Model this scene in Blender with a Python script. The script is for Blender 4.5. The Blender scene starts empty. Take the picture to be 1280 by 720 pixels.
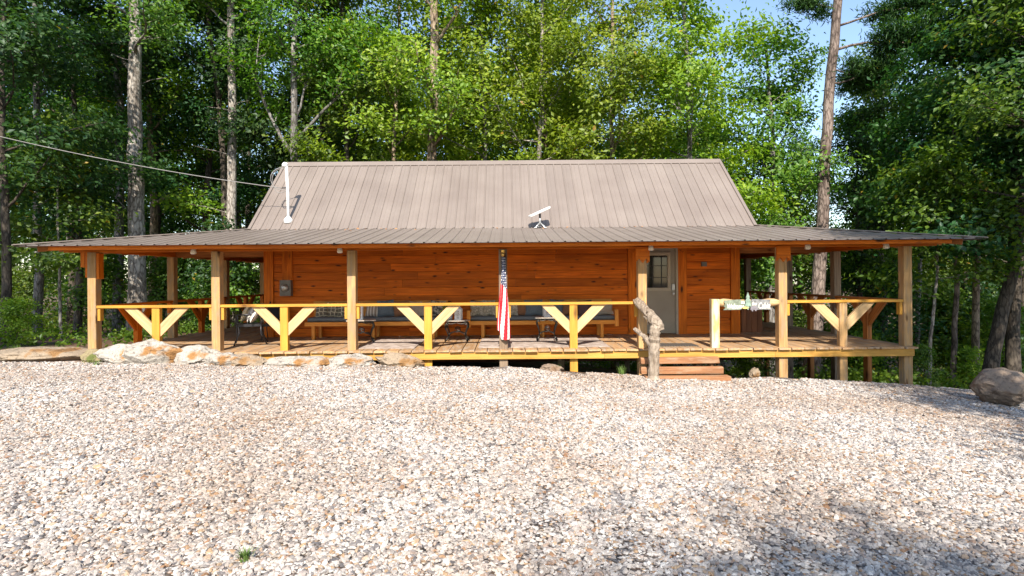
import bpy, bmesh, math, random
import numpy as np
from mathutils import Vector, Matrix, noise as mnoise

# ------------------------------------------------------------------ camera, sky, sun, exposure
SC = bpy.context.scene
COL = SC.collection
CAMZ = 1.72
cam_d = bpy.data.cameras.new('camera')
cam_d.sensor_width = 36.0
cam_d.lens = 36.0 * 696 / 1280
cam_d.shift_x = 8 / 1280
cam_d.shift_y = -13 / 1280
cam_d.clip_end = 2000
cam = bpy.data.objects.new('camera', cam_d)
COL.objects.link(cam)
cam.location = (0, 0, CAMZ)
cam.rotation_euler = (math.radians(90), math.radians(0.45), 0)
SC.camera = cam

SUN_EL = math.radians(39)
SUN_AZ = math.radians(-2)            # light travels towards +Y, a touch to the right
world = bpy.data.worlds.new('World')
SC.world = world
world.use_nodes = True
wn = world.node_tree
sky = wn.nodes.new('ShaderNodeTexSky')
sky.sky_type = 'NISHITA'
sky.sun_disc = False
sky.sun_elevation = SUN_EL
sky.sun_rotation = math.radians(180) - SUN_AZ
sky.air_density = 1.0
sky.dust_density = 0.6
bg = wn.nodes['Background']
bg.inputs['Strength'].default_value = 0.15
wn.links.new(sky.outputs[0], bg.inputs['Color'])

sun_d = bpy.data.lights.new('sun', 'SUN')
sun_d.energy = 4.6
sun_d.angle = math.radians(0.5)
sun_d.color = (1.0, 0.93, 0.82)
sun = bpy.data.objects.new('sun', sun_d)
COL.objects.link(sun)
sdir = Vector((-math.sin(SUN_AZ) * math.cos(SUN_EL), math.cos(SUN_AZ) * math.cos(SUN_EL), -math.sin(SUN_EL)))
sun.rotation_euler = sdir.to_track_quat('-Z', 'Y').to_euler()
sun.location = (0, -20, 30)

SC.view_settings.view_transform = 'Standard'
SC.view_settings.look = 'None'
SC.view_settings.exposure = 0.95
SC.view_settings.gamma = 1.0
SC.render.engine = 'CYCLES'
SC.cycles.use_denoising = True
SC.cycles.max_bounces = 8
SC.cycles.diffuse_bounces = 5
SC.cycles.glossy_bounces = 3
SC.cycles.transmission_bounces = 4
SC.cycles.transparent_max_bounces = 6
SC.cycles.sample_clamp_indirect = 8

R = random.Random(7)
F = 696.0


def wx(px, D):
    return (px - 632.0) / F * D


def wz(px, py, D):
    return CAMZ + (347.0 - (py + 0.0079 * (px - 632))) / F * D


def sstep(a, b, x):
    t = max(0.0, min(1.0, (x - a) / (b - a)))
    return t * t * (3 - 2 * t)


# ------------------------------------------------------------------ object helpers
def link(o, parent=None):
    COL.objects.link(o)
    if parent is not None:
        o.parent = parent
    return o


def empty(name, loc=(0, 0, 0), rz=0.0):
    o = bpy.data.objects.new(name, None)
    o.empty_display_size = 0.2
    COL.objects.link(o)
    o.location = loc
    o.rotation_euler = (0, 0, rz)
    return o


def tag(o, label, cat, group=None):
    o['label'] = label
    o['category'] = cat
    if group:
        o['group'] = group
    return o


def struct(o):
    o['kind'] = 'structure'
    return o


def stuff(o):
    o['kind'] = 'stuff'
    return o


def mesh_obj(name, verts, faces, mat, parent=None, smooth=False, me=None):
    if me is None:
        me = bpy.data.meshes.new(name)
        me.from_pydata([tuple(v) for v in verts], [], [tuple(f) for f in faces])
        me.update()
        if mat is not None:
            me.materials.append(mat)
        if smooth:
            me.polygons.foreach_set('use_smooth', [True] * len(me.polygons))
    o = bpy.data.objects.new(name, me)
    return link(o, parent)


def wloc(o, parent, M):
    """place o with world matrix M under parent (parents have no scale)"""
    if parent is not None:
        chain = Matrix.Identity(4)
        ps = []
        p = parent
        while p is not None:
            ps.append(p)
            p = p.parent
        for p in reversed(ps):
            chain = chain @ Matrix.LocRotScale(p.location, p.rotation_euler, p.scale)
        M = chain.inverted() @ M
    loc, rot, sc = M.decompose()
    o.location = loc
    o.rotation_euler = rot.to_euler()
    o.scale = sc


def frame(p0, p1, up=(0, 0, 1)):
    p0 = Vector(p0); p1 = Vector(p1)
    x = (p1 - p0).normalized()
    u = Vector(up)
    if abs(x.dot(u)) > 0.98:
        u = Vector((0, 1, 0))
    y = u.cross(x).normalized()
    z = x.cross(y)
    M = Matrix((x, y, z)).transposed().to_4x4()
    M.translation = (p0 + p1) / 2
    return M


_boxcache = {}


def bar(name, p0, p1, w, h, mat, parent=None, up=(0, 0, 1), ch=0.004, jit=0.0):
    """chamfered timber from p0 to p1: width w across, height h along up; local X runs along it"""
    L = (Vector(p1) - Vector(p0)).length
    key = (round(L, 3), round(w, 4), round(h, 4), mat.name, round(ch, 4), jit and R.random())
    me = _boxcache.get(key)
    if me is None:
        a, b = w / 2, h / 2
        prof = [(-a + ch, -b), (a - ch, -b), (a, -b + ch), (a, b - ch), (a - ch, b), (-a + ch, b), (-a, b - ch), (-a, -b + ch)]
        vs, fs = [], []
        for xx in (-L / 2, L / 2):
            for (y, z) in prof:
                j = jit
                vs.append((xx + R.uniform(-j, j), y + R.uniform(-j, j) * .5, z + R.uniform(-j, j) * .5))
        n = 8
        for i in range(n):
            k = (i + 1) % n
            fs.append((i, n + i, n + k, k))
        fs.append(tuple(range(n)))
        fs.append(tuple(range(2 * n - 1, n - 1, -1)))
        me = bpy.data.meshes.new(name)
        me.from_pydata(vs, [], fs)
        bm = bmesh.new(); bm.from_mesh(me)
        bmesh.ops.recalc_face_normals(bm, faces=bm.faces)
        bm.to_mesh(me); bm.free()
        me.materials.append(mat)
        _boxcache[key] = me
    o = bpy.data.objects.new(name, me)
    link(o, parent)
    wloc(o, parent, frame(p0, p1, up))
    return o


def prism(name, poly, origin, u, v, th, mat, parent=None, ang=0.0):
    """2D polygon (in u, v) extruded th across; local X turned by ang in the plane"""
    u = Vector(u).normalized(); v = Vector(v).normalized()
    w = u.cross(v)
    c, s = math.cos(ang), math.sin(ang)
    lx = u * c + v * s
    ly = -u * s + v * c
    cx = sum(p[0] for p in poly) / len(poly); cy = sum(p[1] for p in poly) / len(poly)
    loc = Vector(origin) + u * cx + v * cy
    M = Matrix((lx, ly, w)).transposed().to_4x4(); M.translation = loc
    pts = []
    for (a, b) in poly:
        da, db = a - cx, b - cy
        pts.append((da * c + db * s, -da * s + db * c))
    n = len(pts)
    vs = [(x, y, -th / 2) for x, y in pts] + [(x, y, th / 2) for x, y in pts]
    fs = [tuple(range(n - 1, -1, -1)), tuple(range(n, 2 * n))]
    for i in range(n):
        k = (i + 1) % n
        fs.append((i, k, n + k, n + i))
    me = bpy.data.meshes.new(name)
    me.from_pydata(vs, [], fs)
    bm = bmesh.new(); bm.from_mesh(me)
    bmesh.ops.recalc_face_normals(bm, faces=bm.faces)
    bm.to_mesh(me); bm.free()
    me.materials.append(mat)
    o = bpy.data.objects.new(name, me)
    link(o, parent)
    wloc(o, parent, M)
    return o


def tube_arrays(tubes, sides=6):
    V, Fc = [], []
    base = 0
    ang = np.arange(sides) * 2 * np.pi / sides
    ca, sa = np.cos(ang), np.sin(ang)
    for pts, rad in tubes:
        P = np.asarray(pts, float); r = np.asarray(rad, float)
        n = len(P)
        T = np.gradient(P, axis=0)
        T /= np.linalg.norm(T, axis=1)[:, None] + 1e-9
        ref = np.array([0.0, 0, 1]) if abs(T[:, 2]).mean() < 0.8 else np.array([1.0, 0, 0])
        A = np.cross(T, ref); A /= np.linalg.norm(A, axis=1)[:, None] + 1e-9
        B = np.cross(T, A)
        ring = P[:, None, :] + r[:, None, None] * (ca[None, :, None] * A[:, None, :] + sa[None, :, None] * B[:, None, :])
        V.append(ring.reshape(-1, 3))
        for i in range(n - 1):
            for k in range(sides):
                k2 = (k + 1) % sides
                Fc.append((base + i * sides + k, base + i * sides + k2, base + (i + 1) * sides + k2, base + (i + 1) * sides + k))
        Fc.append(tuple(base + k for k in range(sides - 1, -1, -1)))
        Fc.append(tuple(base + (n - 1) * sides + k for k in range(sides)))
        base += n * sides
    return np.concatenate(V), Fc


def tubes_obj(name, tubes, mat, parent=None, sides=6, smooth=True):
    V, Fc = tube_arrays(tubes, sides)
    return mesh_obj(name, V.tolist(), Fc, mat, parent, smooth)


def lathe(name, prof, mat, parent=None, seg=16, smooth=True):
    vs, fs = [], []
    for (r, z) in prof:
        for k in range(seg):
            a = 2 * math.pi * k / seg
            vs.append((r * math.cos(a), r * math.sin(a), z))
    for i in range(len(prof) - 1):
        for k in range(seg):
            k2 = (k + 1) % seg
            fs.append((i * seg + k, i * seg + k2, (i + 1) * seg + k2, (i + 1) * seg + k))
    fs.append(tuple(range(seg - 1, -1, -1)))
    fs.append(tuple((len(prof) - 1) * seg + k for k in range(seg)))
    return mesh_obj(name, vs, fs, mat, parent, smooth)


# ------------------------------------------------------------------ materials
def new_mat(name):
    m = bpy.data.materials.new(name)
    m.use_nodes = True
    nt = m.node_tree
    b = nt.nodes['Principled BSDF']
    return m, nt, b


def nd(nt, t, **kw):
    n = nt.nodes.new(t)
    for k, v in kw.items():
        setattr(n, k, v)
    return n


def ramp(nt, stops):
    r = nt.nodes.new('ShaderNodeValToRGB')
    el = r.color_ramp.elements
    while len(el) < len(stops):
        el.new(0.5)
    for e, (p, c) in zip(el, stops):
        e.position = p
        e.color = (c[0], c[1], c[2], 1)
    return r


def plain(name, col, rough=0.6, metal=0.0, var=0.12, scale=6.0, bump=0.0):
    m, nt, b = new_mat(name)
    tc = nd(nt, 'ShaderNodeTexCoord')
    nz = nd(nt, 'ShaderNodeTexNoise'); nz.inputs['Scale'].default_value = scale; nz.inputs['Detail'].default_value = 5
    nt.links.new(tc.outputs['Object'], nz.inputs['Vector'])
    lo = [c * (1 - var) for c in col]; hi = [min(1, c * (1 + var)) for c in col]
    rp = ramp(nt, [(0.3, lo), (0.7, hi)])
    nt.links.new(nz.outputs['Fac'], rp.inputs['Fac'])
    nt.links.new(rp.outputs['Color'], b.inputs['Base Color'])
    b.inputs['Roughness'].default_value = rough
    b.inputs['Metallic'].default_value = metal
    if bump:
        bp = nd(nt, 'ShaderNodeBump'); bp.inputs['Strength'].default_value = bump; bp.inputs['Distance'].default_value = 0.02
        nt.links.new(nz.outputs['Fac'], bp.inputs['Height'])
        nt.links.new(bp.outputs['Normal'], b.inputs['Normal'])
    return m


def wood(name, dark, light, knots=True, rough=0.6, rnd=0.35, knotcol=(0.06, 0.02, 0.008), kscale=1.0, worn=None, spec=.3):
    """sawn timber, grain along local X; every piece gets its own grain from Object Info > Random"""
    m, nt, b = new_mat(name)
    L = nt.links.new
    tc = nd(nt, 'ShaderNodeTexCoord'); oi = nd(nt, 'ShaderNodeObjectInfo')
    off = nd(nt, 'ShaderNodeVectorMath', operation='SCALE')
    cmb = nd(nt, 'ShaderNodeCombineXYZ')
    cmb.inputs[0].default_value = 37.0; cmb.inputs[1].default_value = 11.0; cmb.inputs[2].default_value = 5.0
    L(cmb.outputs[0], off.inputs[0]); L(oi.outputs['Random'], off.inputs['Scale'])
    add = nd(nt, 'ShaderNodeVectorMath', operation='ADD')
    L(tc.outputs['Object'], add.inputs[0]); L(off.outputs[0], add.inputs[1])
    mp = nd(nt, 'ShaderNodeMapping'); mp.inputs['Scale'].default_value = (1.1, 22, 22)
    L(add.outputs[0], mp.inputs['Vector'])
    n1 = nd(nt, 'ShaderNodeTexNoise'); n1.inputs['Scale'].default_value = 1.6; n1.inputs['Detail'].default_value = 6; n1.inputs['Distortion'].default_value = 0.6
    L(mp.outputs[0], n1.inputs['Vector'])
    mid = [(a + c) / 2 for a, c in zip(dark, light)]
    rp = ramp(nt, [(0.28, dark), (0.5, mid), (0.72, light)])
    L(n1.outputs['Fac'], rp.inputs['Fac'])
    col = rp.outputs['Color']
    # broad patches
    n2 = nd(nt, 'ShaderNodeTexNoise'); n2.inputs['Scale'].default_value = 1.3; n2.inputs['Detail'].default_value = 3
    mp2 = nd(nt, 'ShaderNodeMapping'); mp2.inputs['Scale'].default_value = (1.0, 5, 5)
    L(add.outputs[0], mp2.inputs['Vector']); L(mp2.outputs[0], n2.inputs['Vector'])
    hs = nd(nt, 'ShaderNodeHueSaturation')
    mr = nd(nt, 'ShaderNodeMapRange'); mr.inputs[1].default_value = 0.25; mr.inputs[2].default_value = 0.75
    mr.inputs[3].default_value = 0.75; mr.inputs[4].default_value = 1.25
    L(n2.outputs['Fac'], mr.inputs[0])
    mr2 = nd(nt, 'ShaderNodeMapRange'); mr2.inputs[3].default_value = 1 - rnd; mr2.inputs[4].default_value = 1 + rnd
    L(oi.outputs['Random'], mr2.inputs[0])
    mu = nd(nt, 'ShaderNodeMath', operation='MULTIPLY'); L(mr.outputs[0], mu.inputs[0]); L(mr2.outputs[0], mu.inputs[1])
    L(mu.outputs[0], hs.inputs['Value']); L(col, hs.inputs['Color'])
    col = hs.outputs['Color']
    if knots:
        mp3 = nd(nt, 'ShaderNodeMapping'); mp3.inputs['Scale'].default_value = (1.5 * kscale, 4.2 * kscale, 4.2 * kscale)
        n3 = nd(nt, 'ShaderNodeTexNoise'); n3.inputs['Scale'].default_value = 3
        L(add.outputs[0], mp3.inputs['Vector'])
        mx = nd(nt, 'ShaderNodeVectorMath', operation='ADD'); L(mp3.outputs[0], mx.inputs[0])
        L(add.outputs[0], n3.inputs['Vector'])
        sc3 = nd(nt, 'ShaderNodeVectorMath', operation='SCALE'); sc3.inputs['Scale'].default_value = 0.25
        L(n3.outputs['Color'], sc3.inputs[0]); L(sc3.outputs[0], mx.inputs[1])
        vo = nd(nt, 'ShaderNodeTexVoronoi'); vo.inputs['Scale'].default_value = 1.0
        L(mx.outputs[0], vo.inputs['Vector'])
        kr = ramp(nt, [(0.07, (1, 1, 1)), (0.19, (0, 0, 0))])
        L(vo.outputs['Distance'], kr.inputs['Fac'])
        mixk = nd(nt, 'ShaderNodeMixRGB'); mixk.inputs['Color2'].default_value = (*knotcol, 1)
        L(kr.outputs['Color'], mixk.inputs['Fac']); L(col, mixk.inputs['Color1'])
        col = mixk.outputs['Color']
    if worn:
        n4 = nd(nt, 'ShaderNodeTexNoise'); n4.inputs['Scale'].default_value = 2.2; n4.inputs['Detail'].default_value = 6
        mp4 = nd(nt, 'ShaderNodeMapping'); mp4.inputs['Scale'].default_value = (1.5, 7, 7)
        L(add.outputs[0], mp4.inputs['Vector']); L(mp4.outputs[0], n4.inputs['Vector'])
        wr = ramp(nt, [(0.48, (0, 0, 0)), (0.62, (1, 1, 1))])
        L(n4.outputs['Fac'], wr.inputs['Fac'])
        mw = nd(nt, 'ShaderNodeMixRGB'); mw.inputs['Color2'].default_value = (*worn, 1)
        L(wr.outputs['Color'], mw.inputs['Fac']); L(col, mw.inputs['Color1'])
        col = mw.outputs['Color']
    L(col, b.inputs['Base Color'])
    b.inputs['Specular IOR Level'].default_value = spec
    b.inputs['Roughness'].default_value = rough
    bp = nd(nt, 'ShaderNodeBump'); bp.inputs['Strength'].default_value = 0.35; bp.inputs['Distance'].default_value = 0.006
    L(n1.outputs['Fac'], bp.inputs['Height']); L(bp.outputs['Normal'], b.inputs['Normal'])
    return m


M = {}
M['wall'] = wood('stained_wall_planks', (0.42, 0.083, 0.005), (0.70, 0.172, 0.010), spec=.15, rough=0.5, rnd=0.22, kscale=1.6)
M['trim'] = wood('stained_trim', (0.44, 0.092, 0.006), (0.72, 0.195, 0.012), spec=.15, rough=0.5, rnd=0.1, kscale=1.1)
M['post'] = wood('weathered_post', (0.30, 0.165, 0.065), (0.52, 0.32, 0.14), rough=0.8, rnd=0.12, worn=(0.34, 0.23, 0.13))
M['postgrey'] = wood('grey_post', (0.16, 0.11, 0.075), (0.34, 0.25, 0.17), rough=0.85, rnd=0.15)
M['rail'] = wood('yellow_rail', (0.46, 0.215, 0.028), (0.58, 0.30, 0.05), rough=0.55, rnd=0.08, kscale=0.6)
M['brace'] = wood('pale_brace', (0.46, 0.29, 0.13), (0.62, 0.43, 0.23), rough=0.65, rnd=0.1, kscale=0.7, knotcol=(0.4, 0.13, 0.03))
M['deck'] = wood('deck_boards', (0.32, 0.18, 0.085), (0.52, 0.32, 0.16), rough=0.75, rnd=0.2, worn=(0.38, 0.28, 0.19), kscale=0.6)
M['rim'] = wood('rim_joist', (0.44, 0.22, 0.04), (0.58, 0.32, 0.075), rough=0.6, rnd=0.08, kscale=0.6)
M['rafter'] = wood('rafters', (0.30, 0.10, 0.025), (0.52, 0.21, 0.055), rough=0.6, rnd=0.12)
M['bench'] = wood('orange_bench', (0.52, 0.19, 0.025), (0.72, 0.31, 0.05), rough=0.45, rnd=0.08, kscale=0.6)
M['step'] = wood('reclaimed_step', (0.22, 0.09, 0.04), (0.42, 0.21, 0.10), rough=0.8, rnd=0.12, worn=(0.32, 0.20, 0.12))
M['whitepost'] = wood('worn_painted_post', (0.50, 0.42, 0.28), (0.62, 0.55, 0.42), rough=0.8, rnd=0.05, worn=(0.52, 0.36, 0.13), knots=False)
M['crate'] = wood('brown_cabinet', (0.12, 0.045, 0.02), (0.24, 0.09, 0.035), rough=0.6, rnd=0.12)
M['white'] = plain('white_paint', (0.75, 0.75, 0.74), 0.45, var=0.05)
M['galv'] = plain('galvanised_steel', (0.55, 0.56, 0.57), 0.4, 0.6)
M['iron'] = plain('dark_iron', (0.05, 0.045, 0.04), 0.4, 0.7, var=0.3, scale=30)
M['black'] = plain('black_metal', (0.03, 0.03, 0.035), 0.35, 0.2)
M['greybox'] = plain('grey_enamel', (0.16, 0.15, 0.14), 0.5, 0.2)
M['door'] = plain('beige_door_paint', (0.30, 0.27, 0.22), 0.5, var=0.06, scale=3)
M['doorframe'] = plain('beige_trim_paint', (0.40, 0.36, 0.29), 0.5, var=0.06)
M['brass'] = plain('brass', (0.75, 0.50, 0.15), 0.3, 0.9)
M['rope'] = plain('cable', (0.22, 0.21, 0.20), 0.7)
M['soil'] = plain('red_dirt', (0.22, 0.12, 0.07), 0.95, var=0.4, scale=5, bump=0.5)
M['lamp'] = plain('warm_white_lamp', (0.85, 0.78, 0.62), 0.4)
M['stone_top'] = plain('tile_top', (0.42, 0.36, 0.30), 0.5, var=0.3, scale=20)

# dark glass
gm, gt, gb = new_mat('window_glass')
gb.inputs['Base Color'].default_value = (0.012, 0.014, 0.013, 1); gb.inputs['Roughness'].default_value = 0.04
gb.inputs['Specular IOR Level'].default_value = 0.4
M['glass'] = gm


def metal_roof():
    m, nt, b = new_mat('taupe_metal_roof')
    L = nt.links.new
    geo = nd(nt, 'ShaderNodeNewGeometry'); oi = nd(nt, 'ShaderNodeObjectInfo')
    n = nd(nt, 'ShaderNodeTexNoise'); n.inputs['Scale'].default_value = 1.1; n.inputs['Detail'].default_value = 6
    L(geo.outputs['Position'], n.inputs['Vector'])
    rp = ramp(nt, [(0.3, (0.190, 0.153, 0.131)), (0.7, (0.230, 0.190, 0.164))])
    L(n.outputs['Fac'], rp.inputs['Fac'])
    hs = nd(nt, 'ShaderNodeHueSaturation')
    mr = nd(nt, 'ShaderNodeMapRange'); mr.inputs[3].default_value = 0.95; mr.inputs[4].default_value = 1.05
    L(oi.outputs['Random'], mr.inputs[0]); L(mr.outputs[0], hs.inputs['Value']); L(rp.outputs['Color'], hs.inputs['Color'])
    L(hs.outputs['Color'], b.inputs['Base Color'])
    b.inputs['Roughness'].default_value = 0.42
    b.inputs['Metallic'].default_value = 0.0
    return m


M['metal'] = metal_roof()


def leaf_mat(name, c0, c1, c2, trans=0.45, yellow=(0.40, 0.26, 0.03)):
    m = bpy.data.materials.new(name); m.use_nodes = True
    nt = m.node_tree; nt.nodes.clear(); L = nt.links.new
    out = nd(nt, 'ShaderNodeOutputMaterial')
    at = nd(nt, 'ShaderNodeAttribute'); at.attribute_name = 'tone'
    oi = nd(nt, 'ShaderNodeObjectInfo')
    rp = ramp(nt, [(0.0, c0), (0.5, c1), (0.97, c2), (1.0, yellow)])
    L(at.outputs['Fac'], rp.inputs['Fac'])
    hs = nd(nt, 'ShaderNodeHueSaturation')
    mr = nd(nt, 'ShaderNodeMapRange'); mr.inputs[3].default_value = 0.8; mr.inputs[4].default_value = 1.2
    L(oi.outputs['Random'], mr.inputs[0]); L(mr.outputs[0], hs.inputs['Value'])
    mr3 = nd(nt, 'ShaderNodeMapRange'); mr3.inputs[3].default_value = 0.49; mr3.inputs[4].default_value = 0.525
    L(oi.outputs['Random'], mr3.inputs[0]); L(mr3.outputs[0], hs.inputs['Hue'])
    L(rp.outputs['Color'], hs.inputs['Color'])
    df = nd(nt, 'ShaderNodeBsdfDiffuse'); tr = nd(nt, 'ShaderNodeBsdfTranslucent'); gl = nd(nt, 'ShaderNodeBsdfGlossy')
    gl.inputs['Roughness'].default_value = 0.5; gl.inputs['Color'].default_value = (0.9, 0.95, 1, 1)
    L(hs.outputs['Color'], df.inputs['Color'])
    tmul = nd(nt, 'ShaderNodeMixRGB', blend_type='MULTIPLY'); tmul.inputs['Fac'].default_value = 1
    tmul.inputs['Color2'].default_value = (1.3, 1.4, 0.5, 1)
    L(hs.outputs['Color'], tmul.inputs['Color1']); L(tmul.outputs['Color'], tr.inputs['Color'])
    mx = nd(nt, 'ShaderNodeMixShader'); mx.inputs[0].default_value = trans
    L(df.outputs[0], mx.inputs[1]); L(tr.outputs[0], mx.inputs[2])
    mx2 = nd(nt, 'ShaderNodeMixShader'); mx2.inputs[0].default_value = 0.025
    L(mx.outputs[0], mx2.inputs[1]); L(gl.outputs[0], mx2.inputs[2])
    L(mx2.outputs[0], out.inputs['Surface'])
    return m


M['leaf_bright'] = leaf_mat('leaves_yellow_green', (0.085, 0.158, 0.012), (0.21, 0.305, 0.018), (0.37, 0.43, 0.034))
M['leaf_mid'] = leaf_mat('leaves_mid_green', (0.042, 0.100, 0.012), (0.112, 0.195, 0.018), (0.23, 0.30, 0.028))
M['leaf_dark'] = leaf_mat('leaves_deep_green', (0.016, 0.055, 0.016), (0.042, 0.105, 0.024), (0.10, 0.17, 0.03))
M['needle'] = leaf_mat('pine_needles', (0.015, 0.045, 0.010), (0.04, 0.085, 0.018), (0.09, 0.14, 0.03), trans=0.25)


def bark_mat(name, dark, light, sc=1.0, crack=1.0):
    m, nt, b = new_mat(name)
    L = nt.links.new
    tc = nd(nt, 'ShaderNodeTexCoord')
    mp = nd(nt, 'ShaderNodeMapping'); mp.inputs['Scale'].default_value = (9 * sc, 9 * sc, 2.2 * sc)
    L(tc.outputs['Object'], mp.inputs['Vector'])
    n = nd(nt, 'ShaderNodeTexNoise'); n.inputs['Scale'].default_value = 1.6; n.inputs['Detail'].default_value = 8; n.inputs['Roughness'].default_value = 0.7
    L(mp.outputs[0], n.inputs['Vector'])
    n2 = nd(nt, 'ShaderNodeTexNoise'); n2.inputs['Scale'].default_value = 0.9; n2.inputs['Detail'].default_value = 3
    L(tc.outputs['Object'], n2.inputs['Vector'])
    ad = nd(nt, 'ShaderNodeMath', operation='ADD'); L(n.outputs['Fac'], ad.inputs[0]); L(n2.outputs['Fac'], ad.inputs[1])
    hf = nd(nt, 'ShaderNodeMath', operation='MULTIPLY'); hf.inputs[1].default_value = 0.5; L(ad.outputs[0], hf.inputs[0])
    rp = ramp(nt, [(0.40, dark), (0.60, light)])
    L(hf.outputs[0], rp.inputs['Fac'])
    vo = nd(nt, 'ShaderNodeTexVoronoi'); vo.feature = 'DISTANCE_TO_EDGE'; vo.inputs['Scale'].default_value = 1.4
    mpv = nd(nt, 'ShaderNodeMapping'); mpv.inputs['Scale'].default_value = (7 * sc, 7 * sc, 2.0 * sc)
    wv = nd(nt, 'ShaderNodeVectorMath', operation='ADD'); sv = nd(nt, 'ShaderNodeVectorMath', operation='SCALE'); sv.inputs['Scale'].default_value = .9
    L(tc.outputs['Object'], mpv.inputs['Vector']); L(n.outputs['Color'], sv.inputs[0]); L(mpv.outputs[0], wv.inputs[0]); L(sv.outputs[0], wv.inputs[1])
    L(wv.outputs[0], vo.inputs['Vector'])
    cr = ramp(nt, [(0.02, (.32, .29, .27)), (0.16, (1, 1, 1))]); L(vo.outputs['Distance'], cr.inputs['Fac'])
    mxb = nd(nt, 'ShaderNodeMixRGB', blend_type='MULTIPLY'); mxb.inputs['Fac'].default_value = crack
    L(rp.outputs['Color'], mxb.inputs['Color1']); L(cr.outputs['Color'], mxb.inputs['Color2'])
    L(mxb.outputs['Color'], b.inputs['Base Color'])
    b.inputs['Roughness'].default_value = 0.9
    bp = nd(nt, 'ShaderNodeBump'); bp.inputs['Strength'].default_value = 0.8; bp.inputs['Distance'].default_value = 0.05
    L(n.outputs['Fac'], bp.inputs['Height']); L(bp.outputs['Normal'], b.inputs['Normal'])
    return m


M['bark_pale'] = bark_mat('pale_grey_bark', (0.20, 0.17, 0.14), (0.50, 0.46, 0.41))
M['bark_grey'] = bark_mat('grey_bark', (0.12, 0.11, 0.10), (0.34, 0.32, 0.30))
M['bark_tan'] = bark_mat('tan_bark', (0.19, 0.13, 0.085), (0.46, 0.36, 0.26))
M['bark_dark'] = bark_mat('dark_bark', (0.045, 0.035, 0.026), (0.15, 0.12, 0.09))
M['bark_pine'] = bark_mat('pine_bark', (0.09, 0.06, 0.047), (0.32, 0.25, 0.21), 1.0)

# ------------------------------------------------------------------ terrain
GX = [(-30, .30), (-8, .22), (-3, .08), (0, 0.0), (2.7, -.19), (5.4, -.25), (7.8, -.40), (11, -.68), (16, -1.0), (30, -1.4)]


def gline(x):
    for (a, za), (b, zb) in zip(GX, GX[1:]):
        if x <= b:
            return za + (zb - za) * max(0, (x - a)) / (b - a)
    return GX[-1][1]


def ground_z(x, y):
    fall = 0.05 + 0.10 * sstep(-8, 9, x)
    z = gline(x) * sstep(1.5, 9.5, y)
    if y > 10.6:
        z -= min(y - 10.6, 30) * fall
        z -= 0.20 * sstep(10.55, 11.2, y) * sstep(-8, -4, x) * sstep(9, 7, x)
    z += 0.035 * mnoise.noise(Vector((x * .6, y * .6, 3)))
    z += 0.012 * mnoise.noise(Vector((x * 2.1, y * 2.1, 7)))
    # gravel heap pushed up in front of the deck
    z += 0.05 * math.exp(-((y - 10.25) / 0.35) ** 2) * (0.5 + 0.8 * mnoise.noise(Vector((x * 1.3, 1.7, 2)))) * sstep(9, 7, abs(x))
    return z


def sheet(name, xs, ys, lift, mat, keep=None):
    nx, ny = len(xs), len(ys)
    vs = [(x, y, ground_z(x, y) + (lift(x, y) if callable(lift) else lift)) for y in ys for x in xs]
    fs = []
    for j in range(ny - 1):
        for i in range(nx - 1):
            cx, cy = (xs[i] + xs[i + 1]) / 2, (ys[j] + ys[j + 1]) / 2
            if keep is None or keep(cx, cy):
                fs.append((j * nx + i, j * nx + i + 1, (j + 1) * nx + i + 1, (j + 1) * nx + i))
    return mesh_obj(name, vs, fs, mat, None, True)


def litter_mat():
    m, nt, b = new_mat('forest_floor_litter')
    L = nt.links.new
    geo = nd(nt, 'ShaderNodeNewGeometry')
    n = nd(nt, 'ShaderNodeTexNoise'); n.inputs['Scale'].default_value = 7; n.inputs['Detail'].default_value = 10; n.inputs['Roughness'].default_value = 0.75
    n2 = nd(nt, 'ShaderNodeTexNoise'); n2.inputs['Scale'].default_value = 0.5; n2.inputs['Detail'].default_value = 4
    L(geo.outputs['Position'], n.inputs['Vector']); L(geo.outputs['Position'], n2.inputs['Vector'])
    r1 = ramp(nt, [(0.3, (0.05, 0.028, 0.016)), (0.55, (0.16, 0.085, 0.045)), (0.75, (0.28, 0.17, 0.09))])
    r2 = ramp(nt, [(0.3, (0.03, 0.03, 0.012)), (0.7, (0.09, 0.08, 0.03))])
    L(n.outputs['Fac'], r1.inputs['Fac']); L(n.outputs['Fac'], r2.inputs['Fac'])
    mk = ramp(nt, [(0.5, (0, 0, 0)), (0.62, (1, 1, 1))]); L(n2.outputs['Fac'], mk.inputs['Fac'])
    mx = nd(nt, 'ShaderNodeMixRGB'); L(mk.outputs['Color'], mx.inputs['Fac']); L(r1.outputs['Color'], mx.inputs['Color1']); L(r2.outputs['Color'], mx.inputs['Color2'])
    L(mx.outputs['Color'], b.inputs['Base Color']); b.inputs['Roughness'].default_value = 0.95
    bp = nd(nt, 'ShaderNodeBump'); bp.inputs['Strength'].default_value = 0.8; bp.inputs['Distance'].default_value = 0.06
    L(n.outputs['Fac'], bp.inputs['Height']); L(bp.outputs['Normal'], b.inputs['Normal'])
    return m


def axis(segs):
    out = []
    for a, b, s in segs:
        n = max(1, round((b - a) / s))
        out += [a + (b - a) * i / n for i in range(n)]
    out.append(segs[-1][1])
    return out


def gravel_edge(x):
    """how far back the gravel goes"""
    e = 10.45
    if x > 6.0:
        e = 10.45 + 1.9 * sstep(6.0, 9.5, x)
    if x < -7.5:
        e = 10.2 + 0.1 * math.sin(x * 2)
    return e + 0.10 * math.sin(x * 3.1) + 0.07 * math.sin(x * 7.7 + 1)


def under_gravel(x, y):
    return -.12 if (y < gravel_edge(x) - .15 and -14 < x < 16 and y > -6) else 0.0


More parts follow.
